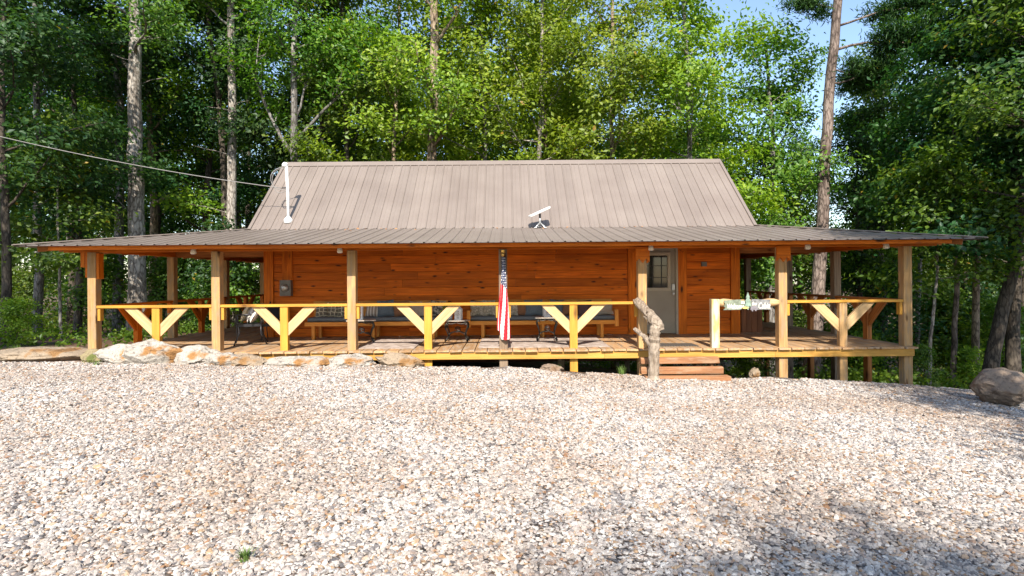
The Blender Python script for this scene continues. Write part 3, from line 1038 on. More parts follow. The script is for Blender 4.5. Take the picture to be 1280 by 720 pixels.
# ------------------------------------------------------------------ things on and around the porch
# porch lamps under the beam
for k, (px, py, nm) in enumerate(((242, 315, 'second bay'), (425, 309, 'post'), (814, 308, 'door'), (1010, 304, 'right'), (1108, 298, 'corner'))):
    x = wx(px, YF - .12)
    lamp = empty('porch_light', (x, YF - .12, HB0 + .03))
    w = ['small white porch light under the beam over the left side porch', 'small white porch light on the beam above the grey cushioned bench',
         'small white porch light on the beam beside the door', 'small white porch light on the beam right of the sign rail post',
         'small white porch light on the beam near the right corner post'][k]
    tag(lamp, w, 'light', 'small porch lights along the beam')
    bar('bracket', (0, 0, 0), (0, .058, 0), .05, .03, M['white'], lamp)
    o = lathe('lamp_head', [(.03, .02), (.045, .0), (.055, -.06), (.05, -.075)], M['lamp'], lamp, 12)
    lathe('lens', [(.048, -.076), (.03, -.085)], M['white'], lamp, 12)
    for ch_ in lamp.children:
        if ch_.name.startswith('bracket'):
            ch_.location = (0, .03, .01)

# flag on the middle post
flag = empty('flag', (POSTX[3], YF - .16, DK))
tag(flag, 'stars and stripes flag hanging limp from the middle porch post', 'flag')
fx = POSTX[3]
holder = bar('holder', (fx, YF - PT / 2 - .005, HB0 - .10), (fx, YF - PT / 2 - .005, HB0 - .02), .06, .03, M['brass'], flag, up=(0, -1, 0))
tubes_obj('pole', [([(0, .08, HB0 - .06 - DK), (0, .01, HB0 - .085 - DK), (0.0, -.06, HB0 - .10 - DK)], [.014, .014, .012])], M['galv'], flag, 8)
fin = lathe('finial', [(.008, 0), (.03, .02), (.036, .045), (.025, .07), (.008, .085)], M['brass'], flag, 10)
fin.location = (0, -.06, HB0 - .15 - DK)


def flag_cloth():
    top = HB0 - .16 - DK; bot = wz(629, 426, YF - .16) - DK
    NU, NV = 44, 150
    vs, fs, cols = [], [], []
    H = top - bot
    for j in range(NV + 1):
        v = j / NV
        w = .06 + .19 * sstep(0, .85, v)          # visible width of the bundle
        for i in range(NU + 1):
            u = i / NU
            ph = u * 5.2 * math.pi
            x = (u - .5) * w + .018 * math.sin(v * 5 + u * 3) * v
            x += .022 * math.sin(ph * .5 + v * 2.0)
            y = .035 * math.sin(ph + v * 1.3) * (.5 + .6 * v) + .01 * math.sin(9 * v + u * 7)
            # fly corner hangs lowest, slanted hem
            hem = bot + .02 + (.17 * (1 - sstep(.30, .42, u)) + .03 * abs(u - .6))
            z = top - (top - hem) * v
            vs.append((x, y - .02, z))
    for j in range(NV):
        for i in range(NU):
            fs.append((j * (NU + 1) + i, j * (NU + 1) + i + 1, (j + 1) * (NU + 1) + i + 1, (j + 1) * (NU + 1) + i))
            u = (i + .5) / NU; v = (j + .5) / NV
            slant = v * 1.9
            if v < .36 + .03 * math.sin(u * 9):
                su, sv = (u * 9.0 + (int(v * 34) % 2) * .5) % 1.0, (v * 34) % 1.0
                c = (.72, .72, .72) if (abs(su - .5) < .26 and abs(sv - .5) < .27) else (.012, .022, .10)
            else:
                s = (u * 6.0 + slant * 1.6 * (1 if u > .38 else .12)) % 2.0
                c = (.52, .012, .025) if s < 1.0 else (.78, .76, .74)
            cols.append(c)
    o = mesh_obj('cloth', vs, fs, None, flag, True)
    at = o.data.color_attributes.new('dye', 'FLOAT_COLOR', 'CORNER')
    arr = np.ones((len(o.data.loops), 4), np.float32)
    arr[:, :3] = np.repeat(np.array(cols, np.float32), 4, axis=0)
    at.data.foreach_set('color', arr.ravel())
    m, nt, b = new_mat('flag_cloth')
    a = nd(nt, 'ShaderNodeAttribute'); a.attribute_name = 'dye'
    nt.links.new(a.outputs['Color'], b.inputs['Base Color']); b.inputs['Roughness'].default_value = .8
    o.data.materials.append(m)


flag_cloth()


# cushions
def fabric(name, kind, c0, c1, scale=1.0):
    m, nt, b = new_mat(name)
    L = nt.links.new
    tc = nd(nt, 'ShaderNodeTexCoord')
    if kind == 'plain':
        n = nd(nt, 'ShaderNodeTexNoise'); n.inputs['Scale'].default_value = 40 * scale; f = n.outputs['Fac']; st = [(.3, c0), (.7, c1)]
        L(tc.outputs['Object'], n.inputs['Vector'])
    elif kind == 'stripe':
        n = nd(nt, 'ShaderNodeTexWave'); n.inputs['Scale'].default_value = 4.2 * scale; n.inputs['Distortion'].default_value = .3; f = n.outputs['Fac']; st = [(.55, c0), (.72, c1)]
        L(tc.outputs['Object'], n.inputs['Vector'])
    elif kind == 'cells':
        mp = nd(nt, 'ShaderNodeMapping'); mp.inputs['Rotation'].default_value = (math.pi / 2, 0, 0); n = nd(nt, 'ShaderNodeTexVoronoi'); n.voronoi_dimensions = '2D'; n.feature = 'DISTANCE_TO_EDGE'; n.inputs['Scale'].default_value = 11 * scale; n.inputs['Randomness'].default_value = .25; f = n.outputs['Distance']; st = [(.06, c1), (.13, c0)]
        L(tc.outputs['Object'], mp.inputs['Vector']); L(mp.outputs[0], n.inputs['Vector'])
    else:
        n = nd(nt, 'ShaderNodeTexNoise'); n.inputs['Scale'].default_value = 16 * scale; n.inputs['Detail'].default_value = 6; f = n.outputs['Fac']; st = [(.46, c0), (.54, c1)]
        L(tc.outputs['Object'], n.inputs['Vector'])
    rp = ramp(nt, st); L(f, rp.inputs['Fac']); L(rp.outputs['Color'], b.inputs['Base Color'])
    b.inputs['Roughness'].default_value = .9
    return m


FB = {
    'hex': fabric('hexagon_print', 'cells', (0.16, 0.135, 0.10), (0.66, 0.58, 0.42)),
    'stripe': fabric('tan_stripe', 'stripe', (0.34, 0.26, 0.20), (0.72, 0.66, 0.58)),
    'blue': fabric('slate_blue', 'plain', (0.11, 0.14, 0.165), (0.16, 0.19, 0.215)),
    'brown': fabric('rust_brown', 'plain', (0.24, 0.105, 0.05), (0.31, 0.15, 0.075)),
    'beige': fabric('beige', 'plain', (0.38, 0.31, 0.24), (0.47, 0.39, 0.31)),
    'floral': fabric('floral_print', 'flower', (0.07, 0.065, 0.06), (0.48, 0.42, 0.34)),
    'leafy': fabric('tan_leaf_print', 'flower', (0.34, 0.29, 0.21), (0.60, 0.53, 0.41), 1.4),
    'zebra': fabric('black_white_stripe', 'stripe', (0.72, 0.68, 0.62), (0.05, 0.04, 0.04), 1.3),
    'cream': fabric('cream', 'plain', (0.62, 0.50, 0.30), (0.72, 0.60, 0.38)),
    'maroon': fabric('dark_maroon', 'plain', (0.10, 0.05, 0.055), (0.14, 0.075, 0.075)),
    'cushion': fabric('bench_cushion', 'plain', (0.13, 0.155, 0.17), (0.18, 0.205, 0.22)),
}


def pillow_mesh(w, h, t, seed):
    rr = random.Random(seed)
    n = 10
    vs, fs = [], []
    for side in (1, -1):
        for j in range(n + 1):
            for i in range(n + 1):
                u = i / n * 2 - 1; v = j / n * 2 - 1
                pin = 1 - .09 * (1 - abs(u * v)) * (abs(u) ** 6 + abs(v) ** 6)
                th = t / 2 * (max(0, 1 - u ** 2) ** .5 * max(0, 1 - v ** 2) ** .5)
                th += .012 * math.sin(5 * u + rr.random()) * (1 - u * u) * (1 - v * v)
                vs.append((u * w / 2 * pin, side * -th, v * h / 2 * pin))
    k = (n + 1) ** 2
    for s in (0, 1):
        for j in range(n):
            for i in range(n):
                q = (s * k + j * (n + 1) + i, s * k + j * (n + 1) + i + 1, s * k + (j + 1) * (n + 1) + i + 1, s * k + (j + 1) * (n + 1) + i)
                fs.append(q if s == 0 else q[::-1])
    return vs, fs


def pillow(loc, w, h, fab, label, lean=18, rz=0, roll=0, t=.14, group=None):
    vs, fs = pillow_mesh(w, h, t, hash(label) % 99 if False else len(label))
    o = mesh_obj('throw_pillow', vs, fs, FB[fab], None, True)
    o.location = loc
    o.rotation_euler = (math.radians(-lean), math.radians(roll), math.radians(rz))
    tag(o, label, 'pillow', group)
    return o


# benches along the wall
SEAT = DK + .40


def bench(x0, x1, label, legs, arms):
    b = empty('bench', ((x0 + x1) / 2, WY0 - .4, DK))
    tag(b, label, 'bench', 'built benches along the cabin wall')
    yf, yb = WY0 - .68, WY0 - .10
    bar('seat', (x0, (yf + yb) / 2, SEAT - .02), (x1, (yf + yb) / 2, SEAT - .02), yb - yf, .04, M['bench'], b)
    bar('apron', (x0, yf - .022, SEAT - .045), (x1, yf - .022, SEAT - .045), .04, .09, M['bench'], b)
    cu = bar('cushion', (x0 + .04, (yf + yb) / 2 + .01, SEAT + .05), (x1 - .04, (yf + yb) / 2 + .01, SEAT + .05), yb - yf - .04, .09, FB['cushion'], b, ch=.03)
    bar('backrest', (x0, WY0 - .085, SEAT + .26), (x1, WY0 - .085, SEAT + .26), .045, .40, M['bench'], b)
    for lx in legs:
        bar('leg', (lx, yf + .03, DK), (lx, yf + .03, SEAT - .042), .07, .09, M['bench'], b, up=(0, -1, 0))
        bar('leg', (lx, yb - .06, DK), (lx, yb - .06, SEAT - .042), .07, .09, M['bench'], b, up=(0, -1, 0))
    for ax in arms:
        bar('arm_post', (ax, yf - .02, SEAT - .14), (ax, yf - .02, SEAT + .24), .08, .09, M['bench'], b, up=(0, -1, 0))
        bar('arm_rest', (ax, yf + .03, SEAT + .22), (ax, yb, SEAT + .22), .08, .045, M['bench'], b)
    return b


DB = WY0 - .68
bench(wx(381, DB), wx(556, DB), 'long orange wooden bench with grey cushion behind the flag side tables, left one', [wx(391, DB), wx(466, DB), wx(541, DB)], [])
bench(wx(586, DB), wx(770, DB), 'orange wooden bench with arm ends and grey cushion right of the flag post', [wx(603, DB), wx(678, DB), wx(752, DB)], [wx(585.5, DB), wx(770, DB)])
PY = WY0 - .33
pl = [(402, .29, .34, 'hex', 'brown hexagon print pillow, leftmost of the three on the bench'), (416, .28, .34, 'hex', 'brown hexagon print pillow, middle of the three on the bench'),
      (429, .28, .34, 'hex', 'brown hexagon print pillow, right of the three and nearest the post'),
      (466, .36, .32, 'stripe', 'tan and white striped pillow on bench behind the left side table'), (482, .40, .40, 'blue', 'slate blue pillow next to the tan striped pillow'),
      (501, .40, .38, 'brown', 'rust brown pillow between blue pillow and beige pillows'), (519, .30, .36, 'beige', 'beige pillow left of the brace post on the left bench'),
      (530, .30, .34, 'beige', 'beige pillow hidden behind the rail post on the left bench'), (547, .36, .38, 'floral', 'dark floral print pillow at the right end of left bench'),
      (596, .34, .36, 'leafy', 'tan leaf print pillow by the left arm of the right bench'), (611, .30, .38, 'leafy', 'tan leaf print pillow second from the arm of right bench'),
      (622, .26, .30, 'leafy', 'small tan leaf print pillow just left of the flag'), (641, .26, .30, 'leafy', 'small tan leaf print pillow just right of the flag'),
      (653, .28, .34, 'brown', 'rust brown pillow right of the flag'), (667, .44, .38, 'blue', 'large slate blue pillow behind the right side table lantern'),
      (696, .34, .38, 'blue', 'slate blue pillow partly behind the left brace on right bench'), (712, .36, .34, 'brown', 'rust brown pillow behind the brace post of the right bench'),
      (731, .36, .36, 'maroon', 'dark maroon pillow behind the right brace'), (754, .46, .32, 'beige', 'wide beige pillow by the right arm of the bench')]
for i, (px, w, hh, fb, lb) in enumerate(pl):
    pillow((wx(px, PY), PY + R.uniform(-.02, .02), SEAT + .095 + hh / 2 * .97), w, hh, fb, lb, lean=R.uniform(10, 18), roll=R.uniform(-5, 5), rz=R.uniform(-8, 8))


# ornate iron side tables
def iron_table(x, y, rz, w, d, hgt, label, rounded=False):
    t = empty('side_table', (x, y, DK), rz)
    tag(t, label, 'side table', 'ornate iron side tables')
    if rounded:
        o = lathe('table_top', [(w / 2 - .01, hgt - .022), (w / 2, hgt - .012), (w / 2, hgt - .004), (w / 2 - .01, hgt)], M['stone_top'], t, 28, False)
        o.scale = (1, d / w, 1)
    else:
        bar('table_top', (-w / 2, 0, 0), (w / 2, 0, 0), d, .024, M['stone_top'], None)
        o = bpy.context.scene.objects[-1] if False else None
    return t


def table(x, y, rz, w, d, hgt, label, rounded):
    t = empty('side_table', (x, y, DK), rz)
    tag(t, label, 'side table', 'ornate iron side tables')
    if rounded:
        o = lathe('table_top', [(w / 2 - .012, hgt - .022), (w / 2, hgt - .014), (w / 2, hgt - .006), (w / 2 - .01, hgt)], M['stone_top'], t, 28, False)
        o.scale = (1, d / w, 1)
    else:
        vs = [(sx * w / 2, sy * d / 2, z) for z in (hgt - .024, hgt) for (sx, sy) in ((-1, -1), (1, -1), (1, 1), (-1, 1))]
        mesh_obj('table_top', vs, [(3, 2, 1, 0), (4, 5, 6, 7), (0, 1, 5, 4), (1, 2, 6, 5), (2, 3, 7, 6), (3, 0, 4, 7)], M['stone_top'], t)
    rim = []
    cx, cy = w / 2 * .80, d / 2 * .80
    for sx in (-1, 1):
        for sy in (-1, 1):
            prof = [(.55, hgt - .03), (.86, hgt - .04), (1.06, hgt - .09), (1.04, hgt - .16), (.88, hgt - .25), (.80, hgt - .33), (.86, .10), (.98, .05), (1.10, .02), (1.12, .055), (1.04, .075), (.98, .05)]
            pts = [(sx * cx * a, sy * cy * a, max(z, .018)) for a, z in prof]
            tubes_obj('leg', [(pts, [.014, .016, .019, .018, .015, .014, .016, .016, .014, .012, .010, .008])], M['iron'], t, 6)
            # leaf scroll on the knee
            sc = [(sx * cx * (1.0 - .28 * k / 7 * math.cos(k * .9)), sy * cy * .95, hgt - .12 - .10 * math.sin(k * .8) * (1 - k / 9)) for k in range(8)]
            tubes_obj('scroll', [(sc, [.009] * 8)], M['iron'], t, 5)
    for (a, b) in (((-1, -1), (1, -1)), ((-1, 1), (1, 1)), ((-1, -1), (-1, 1)), ((1, -1), (1, 1))):
        q = [(cx * .95 * (a[0] + (b[0] - a[0]) * k / 8), cy * .95 * (a[1] + (b[1] - a[1]) * k / 8), hgt - .05 - .025 * math.sin(math.pi * k / 8 * 2) ** 2) for k in range(9)]
        tubes_obj('apron_bar', [(q, [.012] * 9)], M['iron'], t, 5)
    for sg in (-1, 1):
        q = [(cx * .8 * (k / 10 * 2 - 1), sg * cy * .8 * (k / 10 * 2 - 1), .17 + .05 * math.sin(math.pi * k / 10)) for k in range(11)]
        tubes_obj('stretcher', [(q, [.010] * 11)], M['iron'], t, 5)
    sp = [(.07 * math.cos(k * .7) * (1 - k / 16), -cy * .1, .24 + .07 * math.sin(k * .7) * (1 - k / 16)) for k in range(14)]
    tubes_obj('scroll', [(sp, [.009] * 14)], M['iron'], t, 5)
    sp = [(x_ * -1 + .02, y_, z_ + .03) for x_, y_, z_ in sp]
    tubes_obj('scroll', [(sp, [.009] * 14)], M['iron'], t, 5)
    return t


TY1, TY2 = 12.15, 12.2
table(wx(451, TY1), TY1, .25, .62, .42, .50, 'ornate dark iron side table behind the second porch post from the flag', False)
table(wx(571, TY2), TY2, .0, .56, .46, .47, 'round topped iron side table holding a white lantern and a potted plant', True)
table(wx(683, TY1), TY1, -.05, .50, .40, .53, 'ornate dark iron side table with white lantern right of the flag', False)


def lantern(x, y, z, w, hgt, label):
    t = empty('lantern', (x, y, z), R.uniform(-.2, .2))
    tag(t, label, 'lantern', 'white lanterns on the side tables')
    for zz, ww in ((.012, w), (hgt - .05, w)):
        o = mesh_obj('frame_plate', [(sx * ww / 2, sy * ww / 2, zz + dz) for dz in (-.012, .012) for (sx, sy) in ((-1, -1), (1, -1), (1, 1), (-1, 1))],
                     [(3, 2, 1, 0), (4, 5, 6, 7), (0, 1, 5, 4), (1, 2, 6, 5), (2, 3, 7, 6), (3, 0, 4, 7)], M['white'], t)
    for sx in (-1, 1):
        for sy in (-1, 1):
            c = w / 2 - .012
            tubes_obj('corner_post', [([(sx * c, sy * c, .024), (sx * c, sy * c, hgt - .062)], [.012, .012])], M['white'], t, 4, False)
    # pierced side panels: a plate with a ring of holes read as a dark motif
    for a in range(4):
        rot = Matrix.Rotation(a * math.pi / 2, 4, 'Z')
        vs, fs = [], []
        nu, nv = 6, 9
        hole = {(2, 3), (3, 3), (2, 5), (3, 5), (1, 4), (4, 4), (2, 7), (3, 7), (2, 1), (3, 1)}
        for j in range(nv + 1):
            for i in range(nu + 1):
                p = rot @ Vector(((i / nu - .5) * (w - .03), -(w / 2 - .014), .024 + (hgt - .086) * j / nv))
                vs.append(p)
        for j in range(nv):
            for i in range(nu):
                if (i, j) not in hole:
                    fs.append((j * (nu + 1) + i, j * (nu + 1) + i + 1, (j + 1) * (nu + 1) + i + 1, (j + 1) * (nu + 1) + i))
        mesh_obj('pierced_panel', vs, fs, M['white'], t)
    lathe('roof', [(w / 2 * 1.2, hgt - .037), (w / 4, hgt + .01), (.015, hgt + .025)], M['white'], t, 4, False)
    ring = [(.025 * math.cos(k * math.pi / 6), 0, hgt + .045 + .025 * math.sin(k * math.pi / 6)) for k in range(13)]
    tubes_obj('ring', [(ring, [.004] * 13)], M['iron'], t, 5)
    lathe('candle', [(.03, .026), (.03, .14)], M['white'], t, 10)
    return t


lantern(wx(449, TY1), TY1 - .02, DK + .50, .16, .34, 'white pierced lantern on the side table beside the left bench')
lantern(wx(573, TY2), TY2 - .05, DK + .47, .15, .28, 'white pierced lantern on the round topped side table')
lantern(wx(683, TY1), TY1, DK + .53, .15, .24, 'white pierced lantern on the table right of the flag')

# potted plant
pp = empty('potted_plant', (wx(561, TY2), TY2 + .04, DK + .47))
tag(pp, 'bright green bushy plant in a white pot on the round side table', 'plant')
lathe('pot', [(.06, 0), (.085, .13), (.09, .15), (.08, .15)], M['white'], pp, 16)
rr = np.random.RandomState(3)


# ------------------------------------------------------------------ leaves and trees
def leaf_mesh(name, P, Nrm, Dr, size, tone, mat, width=.56):
    """P centres, Nrm normals, Dr directions, size lengths; a folded four-cornered leaf each"""
    n = len(P)
    Dr = Dr - Nrm * np.sum(Dr * Nrm, axis=1)[:, None]
    Dr /= np.linalg.norm(Dr, axis=1)[:, None] + 1e-9
    S = np.cross(Nrm, Dr)
    s = size[:, None]
    v0 = P - Dr * s * .5
    v2 = P + Dr * s * .5 - Nrm * s * .10
    v1 = P + S * s * width * .5 + Nrm * s * .07 + Dr * s * .06
    v3 = P - S * s * width * .5 + Nrm * s * .07 + Dr * s * .06
    V = np.stack([v0, v1, v2, v3], axis=1).reshape(-1, 3).astype(np.float32)
    idx = np.arange(n)[:, None] * 4
    T = np.concatenate([idx + np.array([0, 1, 2]), idx + np.array([0, 2, 3])], axis=1).reshape(-1).astype(np.int32)
    me = bpy.data.meshes.new(name)
    me.vertices.add(n * 4); me.vertices.foreach_set('co', V.ravel())
    me.loops.add(n * 6); me.loops.foreach_set('vertex_index', T)
    me.polygons.add(n * 2)
    me.polygons.foreach_set('loop_start', np.arange(0, n * 6, 3, dtype=np.int32))
    me.polygons.foreach_set('loop_total', np.full(n * 2, 3, np.int32))
    a = me.attributes.new('tone', 'FLOAT', 'POINT')
    a.data.foreach_set('value', np.repeat(tone.astype(np.float32), 4))
    me.update(calc_edges=True)
    me.validate()
    me.materials.append(mat)
    return me


def clusters_to_leaves(C, rs, per, spread, size, up=1.0, flat=.5, ctr=(0, 0)):
    n = len(C)
    P = np.repeat(C, per, axis=0)
    off = rs.normal(size=(n * per, 3)) * np.array([spread, spread, spread * flat])
    P = P + off
    out = P * np.array([1, 1, 0.0]) - np.array([ctr[0], ctr[1], 0.0])
    out /= np.linalg.norm(out, axis=1)[:, None] + .3
    Nrm = rs.normal(size=(n * per, 3)) * .5 + np.array([0, 0, up * .75]) + out * .75
    Nrm /= np.linalg.norm(Nrm, axis=1)[:, None]
    Dr = rs.normal(size=(n * per, 3)) + off * 1.5
    sz = size * rs.uniform(.65, 1.25, n * per)
    tone = np.clip(np.repeat(rs.uniform(.0, 1, n), per) * .5 + rs.uniform(0, 1, n * per) * .48, 0, .965)
    tone = np.where(rs.uniform(size=n * per) < .004, 1.0, tone)
    return P, Nrm, Dr, sz, tone


# potted plant leaves
C = rr.normal(size=(14, 3)) * np.array([.07, .07, .05]) + np.array([0, 0, .26])
me = leaf_mesh('foliage', *clusters_to_leaves(C, rr, 10, .04, .075, .6, 1.0), M['leaf_bright'])
link(bpy.data.objects.new('foliage', me), pp)


def bezier(pts, n):
    P = np.array(pts, float)
    t = np.linspace(0, 1, len(P)); tt = np.linspace(0, 1, n)
    out = np.stack([np.interp(tt, t, P[:, k]) for k in range(3)], axis=1)
    k = np.array([.25, .5, .25])
    for _ in range(3):
        q = out.copy(); q[1:-1] = .25 * out[:-2] + .5 * out[1:-1] + .25 * out[2:]; out = q
    return out


def grow(rs, path, r0, r1, cb, nprim, spread, per=22, leaf=.14, rise=.55, forks=(), csp=.30, bare=0, taper=1.15, low=None):
    """trunk along path plus limbs; returns tubes and leaf cluster centres (local to path[0])"""
    base = np.array(path[0], float)
    P = bezier(np.array(path, float) - base, 22)
    L = np.linalg.norm(np.diff(P, axis=0), axis=1).sum()
    wob = np.cumsum(rs.normal(size=(22, 2)) * .012 * L / 22 * 3, axis=0)
    wob -= np.linspace(0, 1, 22)[:, None] * wob[-1]
    P[:, :2] += wob
    tt = np.linspace(0, 1, 22)
    rad = r1 + (r0 - r1) * (1 - tt) ** taper
    rad[0] *= 1.35; rad[1] *= 1.1
    tubes = [(P, rad, 9)]
    cl = []

    def at(t):
        f = t * 21; i = min(20, int(f)); return P[i] + (P[i + 1] - P[i]) * (f - i), rad[i]

    def limb(p0, d, ln, r, n=7, curl=.35):
        pts = [p0]; d = d / np.linalg.norm(d)
        for k in range(n - 1):
            d = d + rs.normal(size=3) * .12 + np.array([0, 0, curl / n])
            d /= np.linalg.norm(d)
            pts.append(pts[-1] + d * ln / (n - 1))
        return np.array(pts), np.linspace(r, r * .22, n)

    def leafy(p0, d, ln, r, nsub):
        B, br = limb(p0, d, ln, r)
        tubes.append((B, br, 6))
        for j in range(nsub):
            s = .28 + .72 * (j + rs.uniform(0, 1)) / nsub
            f = s * 6; i = min(5, int(f)); q = B[i] + (B[i + 1] - B[i]) * (f - i)
            bd = B[i + 1] - B[i]; bd /= np.linalg.norm(bd)
            side = np.cross(bd, [0, 0, 1.0]); side /= np.linalg.norm(side) + 1e-6
            dd = bd * rs.uniform(.3, .9) + side * rs.choice([-1, 1]) * rs.uniform(.4, 1.1) + np.array([0, 0, rs.uniform(-.25, .45)])
            sl_ = ln * rs.uniform(.25, .48) * (1.1 - .4 * s)
            S, sr = limb(q, dd, sl_, max(.008, br[i] * .45), 5, .1)
            tubes.append((S, sr, 4))
            nc = max(2, int(sl_ / .27))
            for k in range(nc):
                u = .25 + .75 * (k + rs.uniform(0, 1)) / nc
                f2 = u * 4; i2 = min(3, int(f2))
                c = S[i2] + (S[i2 + 1] - S[i2]) * (f2 - i2)
                cl.append(c + rs.normal(size=3) * np.array([.2, .2, .10]))
        cl.append(B[-1])

    ga = rs.uniform(0, 6.28)
    for i in range(nprim):
        t = cb + (1 - cb) * ((i + rs.uniform(0, 1)) / nprim) ** .92
        p0, rr_ = at(min(.99, t))
        ga += 2.4 + rs.uniform(-.5, .5)
        k = (t - cb) / (1 - cb)
        ln = spread * (1 - .62 * k ** 1.4) * rs.uniform(.65, 1.2)
        el = rise * (.45 + .9 * k) + rs.uniform(-.15, .2)
        d = np.array([math.cos(ga) * math.cos(el), math.sin(ga) * math.cos(el), math.sin(el)])
        leafy(p0, d, ln, max(.015, rr_ * rs.uniform(.28, .48)), int(5 + ln * 1.3))
    for (t, d, ln, rf) in forks:
        p0, rr_ = at(t)
        leafy(p0, np.array(d, float), ln, rr_ * rf, int(5 + ln))
    for i in range(bare):
        t = rs.uniform(.12, cb + .1)
        p0, rr_ = at(t)
        a = rs.uniform(0, 6.28)
        B, br = limb(p0, np.array([math.cos(a), math.sin(a) * .6, rs.uniform(-.1, .6)]), rs.uniform(.5, 1.7), .022, 6, -.2)
        tubes.append((B, br, 4))
    return tubes, np.array(cl)


def tubes_mesh(name, tubes, mat):
    groups = {}
    for p, r, s in tubes:
        groups.setdefault(s, []).append((p, r))
    Vs, Fs, b = [], [], 0
    for s, lst in groups.items():
        V, Fc = tube_arrays(lst, s)
        Vs.append(V); Fs += [tuple(i + b for i in f) for f in Fc]; b += len(V)
    me = bpy.data.meshes.new(name)
    me.from_pydata(np.concatenate(Vs).tolist(), [], Fs)
    me.update()
    me.polygons.foreach_set('use_smooth', [True] * len(me.polygons))
    me.materials.append(mat)
    return me


def feature_tree(name, label, path, r0, r1, cb, nprim, spread, bark, leafm, seed, per=32, leaf=.175, group=None, csp=.36, needles=False, **kw):
    rs = np.random.RandomState(seed)
    tubes, cl = grow(rs, path, r0, r1, cb, nprim, spread, **kw)
    t = empty(name, path[0])
    tag(t, label, 'tree', group)
    link(bpy.data.objects.new('trunk', tubes_mesh('trunk', tubes, M[bark])), t)
    if needles:
        P, Nn, Dd, sz, tn = clusters_to_leaves(cl, rs, per, csp, leaf, .3, .7)
        me = leaf_mesh('crown', P, Nn, Dd, sz, tn, M[leafm], width=.11)
    else:
        me = leaf_mesh('crown', *clusters_to_leaves(cl, rs, per, csp, leaf), M[leafm])
    link(bpy.data.objects.new('crown', me), t)
    return t


def tpath(spec, D, H, z0=None):
    """spec: [(px, py), ...] seen trunk points from low to high at depth D, carried on to height H"""
    pts = []
    for (px, py) in spec:
        pts.append((wx(px, D), D, wz(px, py, D)))
    gx, gy = pts[0][0], D
    g = ground_z(gx, gy) - .1
    if pts[0][2] > g + .2:
        d = [(pts[1][k] - pts[0][k]) for k in range(3)]
        s = (g - pts[0][2]) / max(.5, d[2])
        pts.insert(0, (pts[0][0] + d[0] * s, D, g))
    d = [(pts[-1][k] - pts[-2][k]) for k in range(3)]
    s = (H + g - pts[-1][2]) / max(.5, d[2])
    if s > 0:
        pts.append((pts[-1][0] + d[0] * s * .7, D + .3, H + g))
    # even spacing
    A = np.array(pts); seg = np.r_[0, np.cumsum(np.linalg.norm(np.diff(A, axis=0), axis=1))]
    u = np.linspace(0, seg[-1], 10)
    return [tuple(np.interp(q, seg, A[:, k]) for k in range(3)) for q in u]


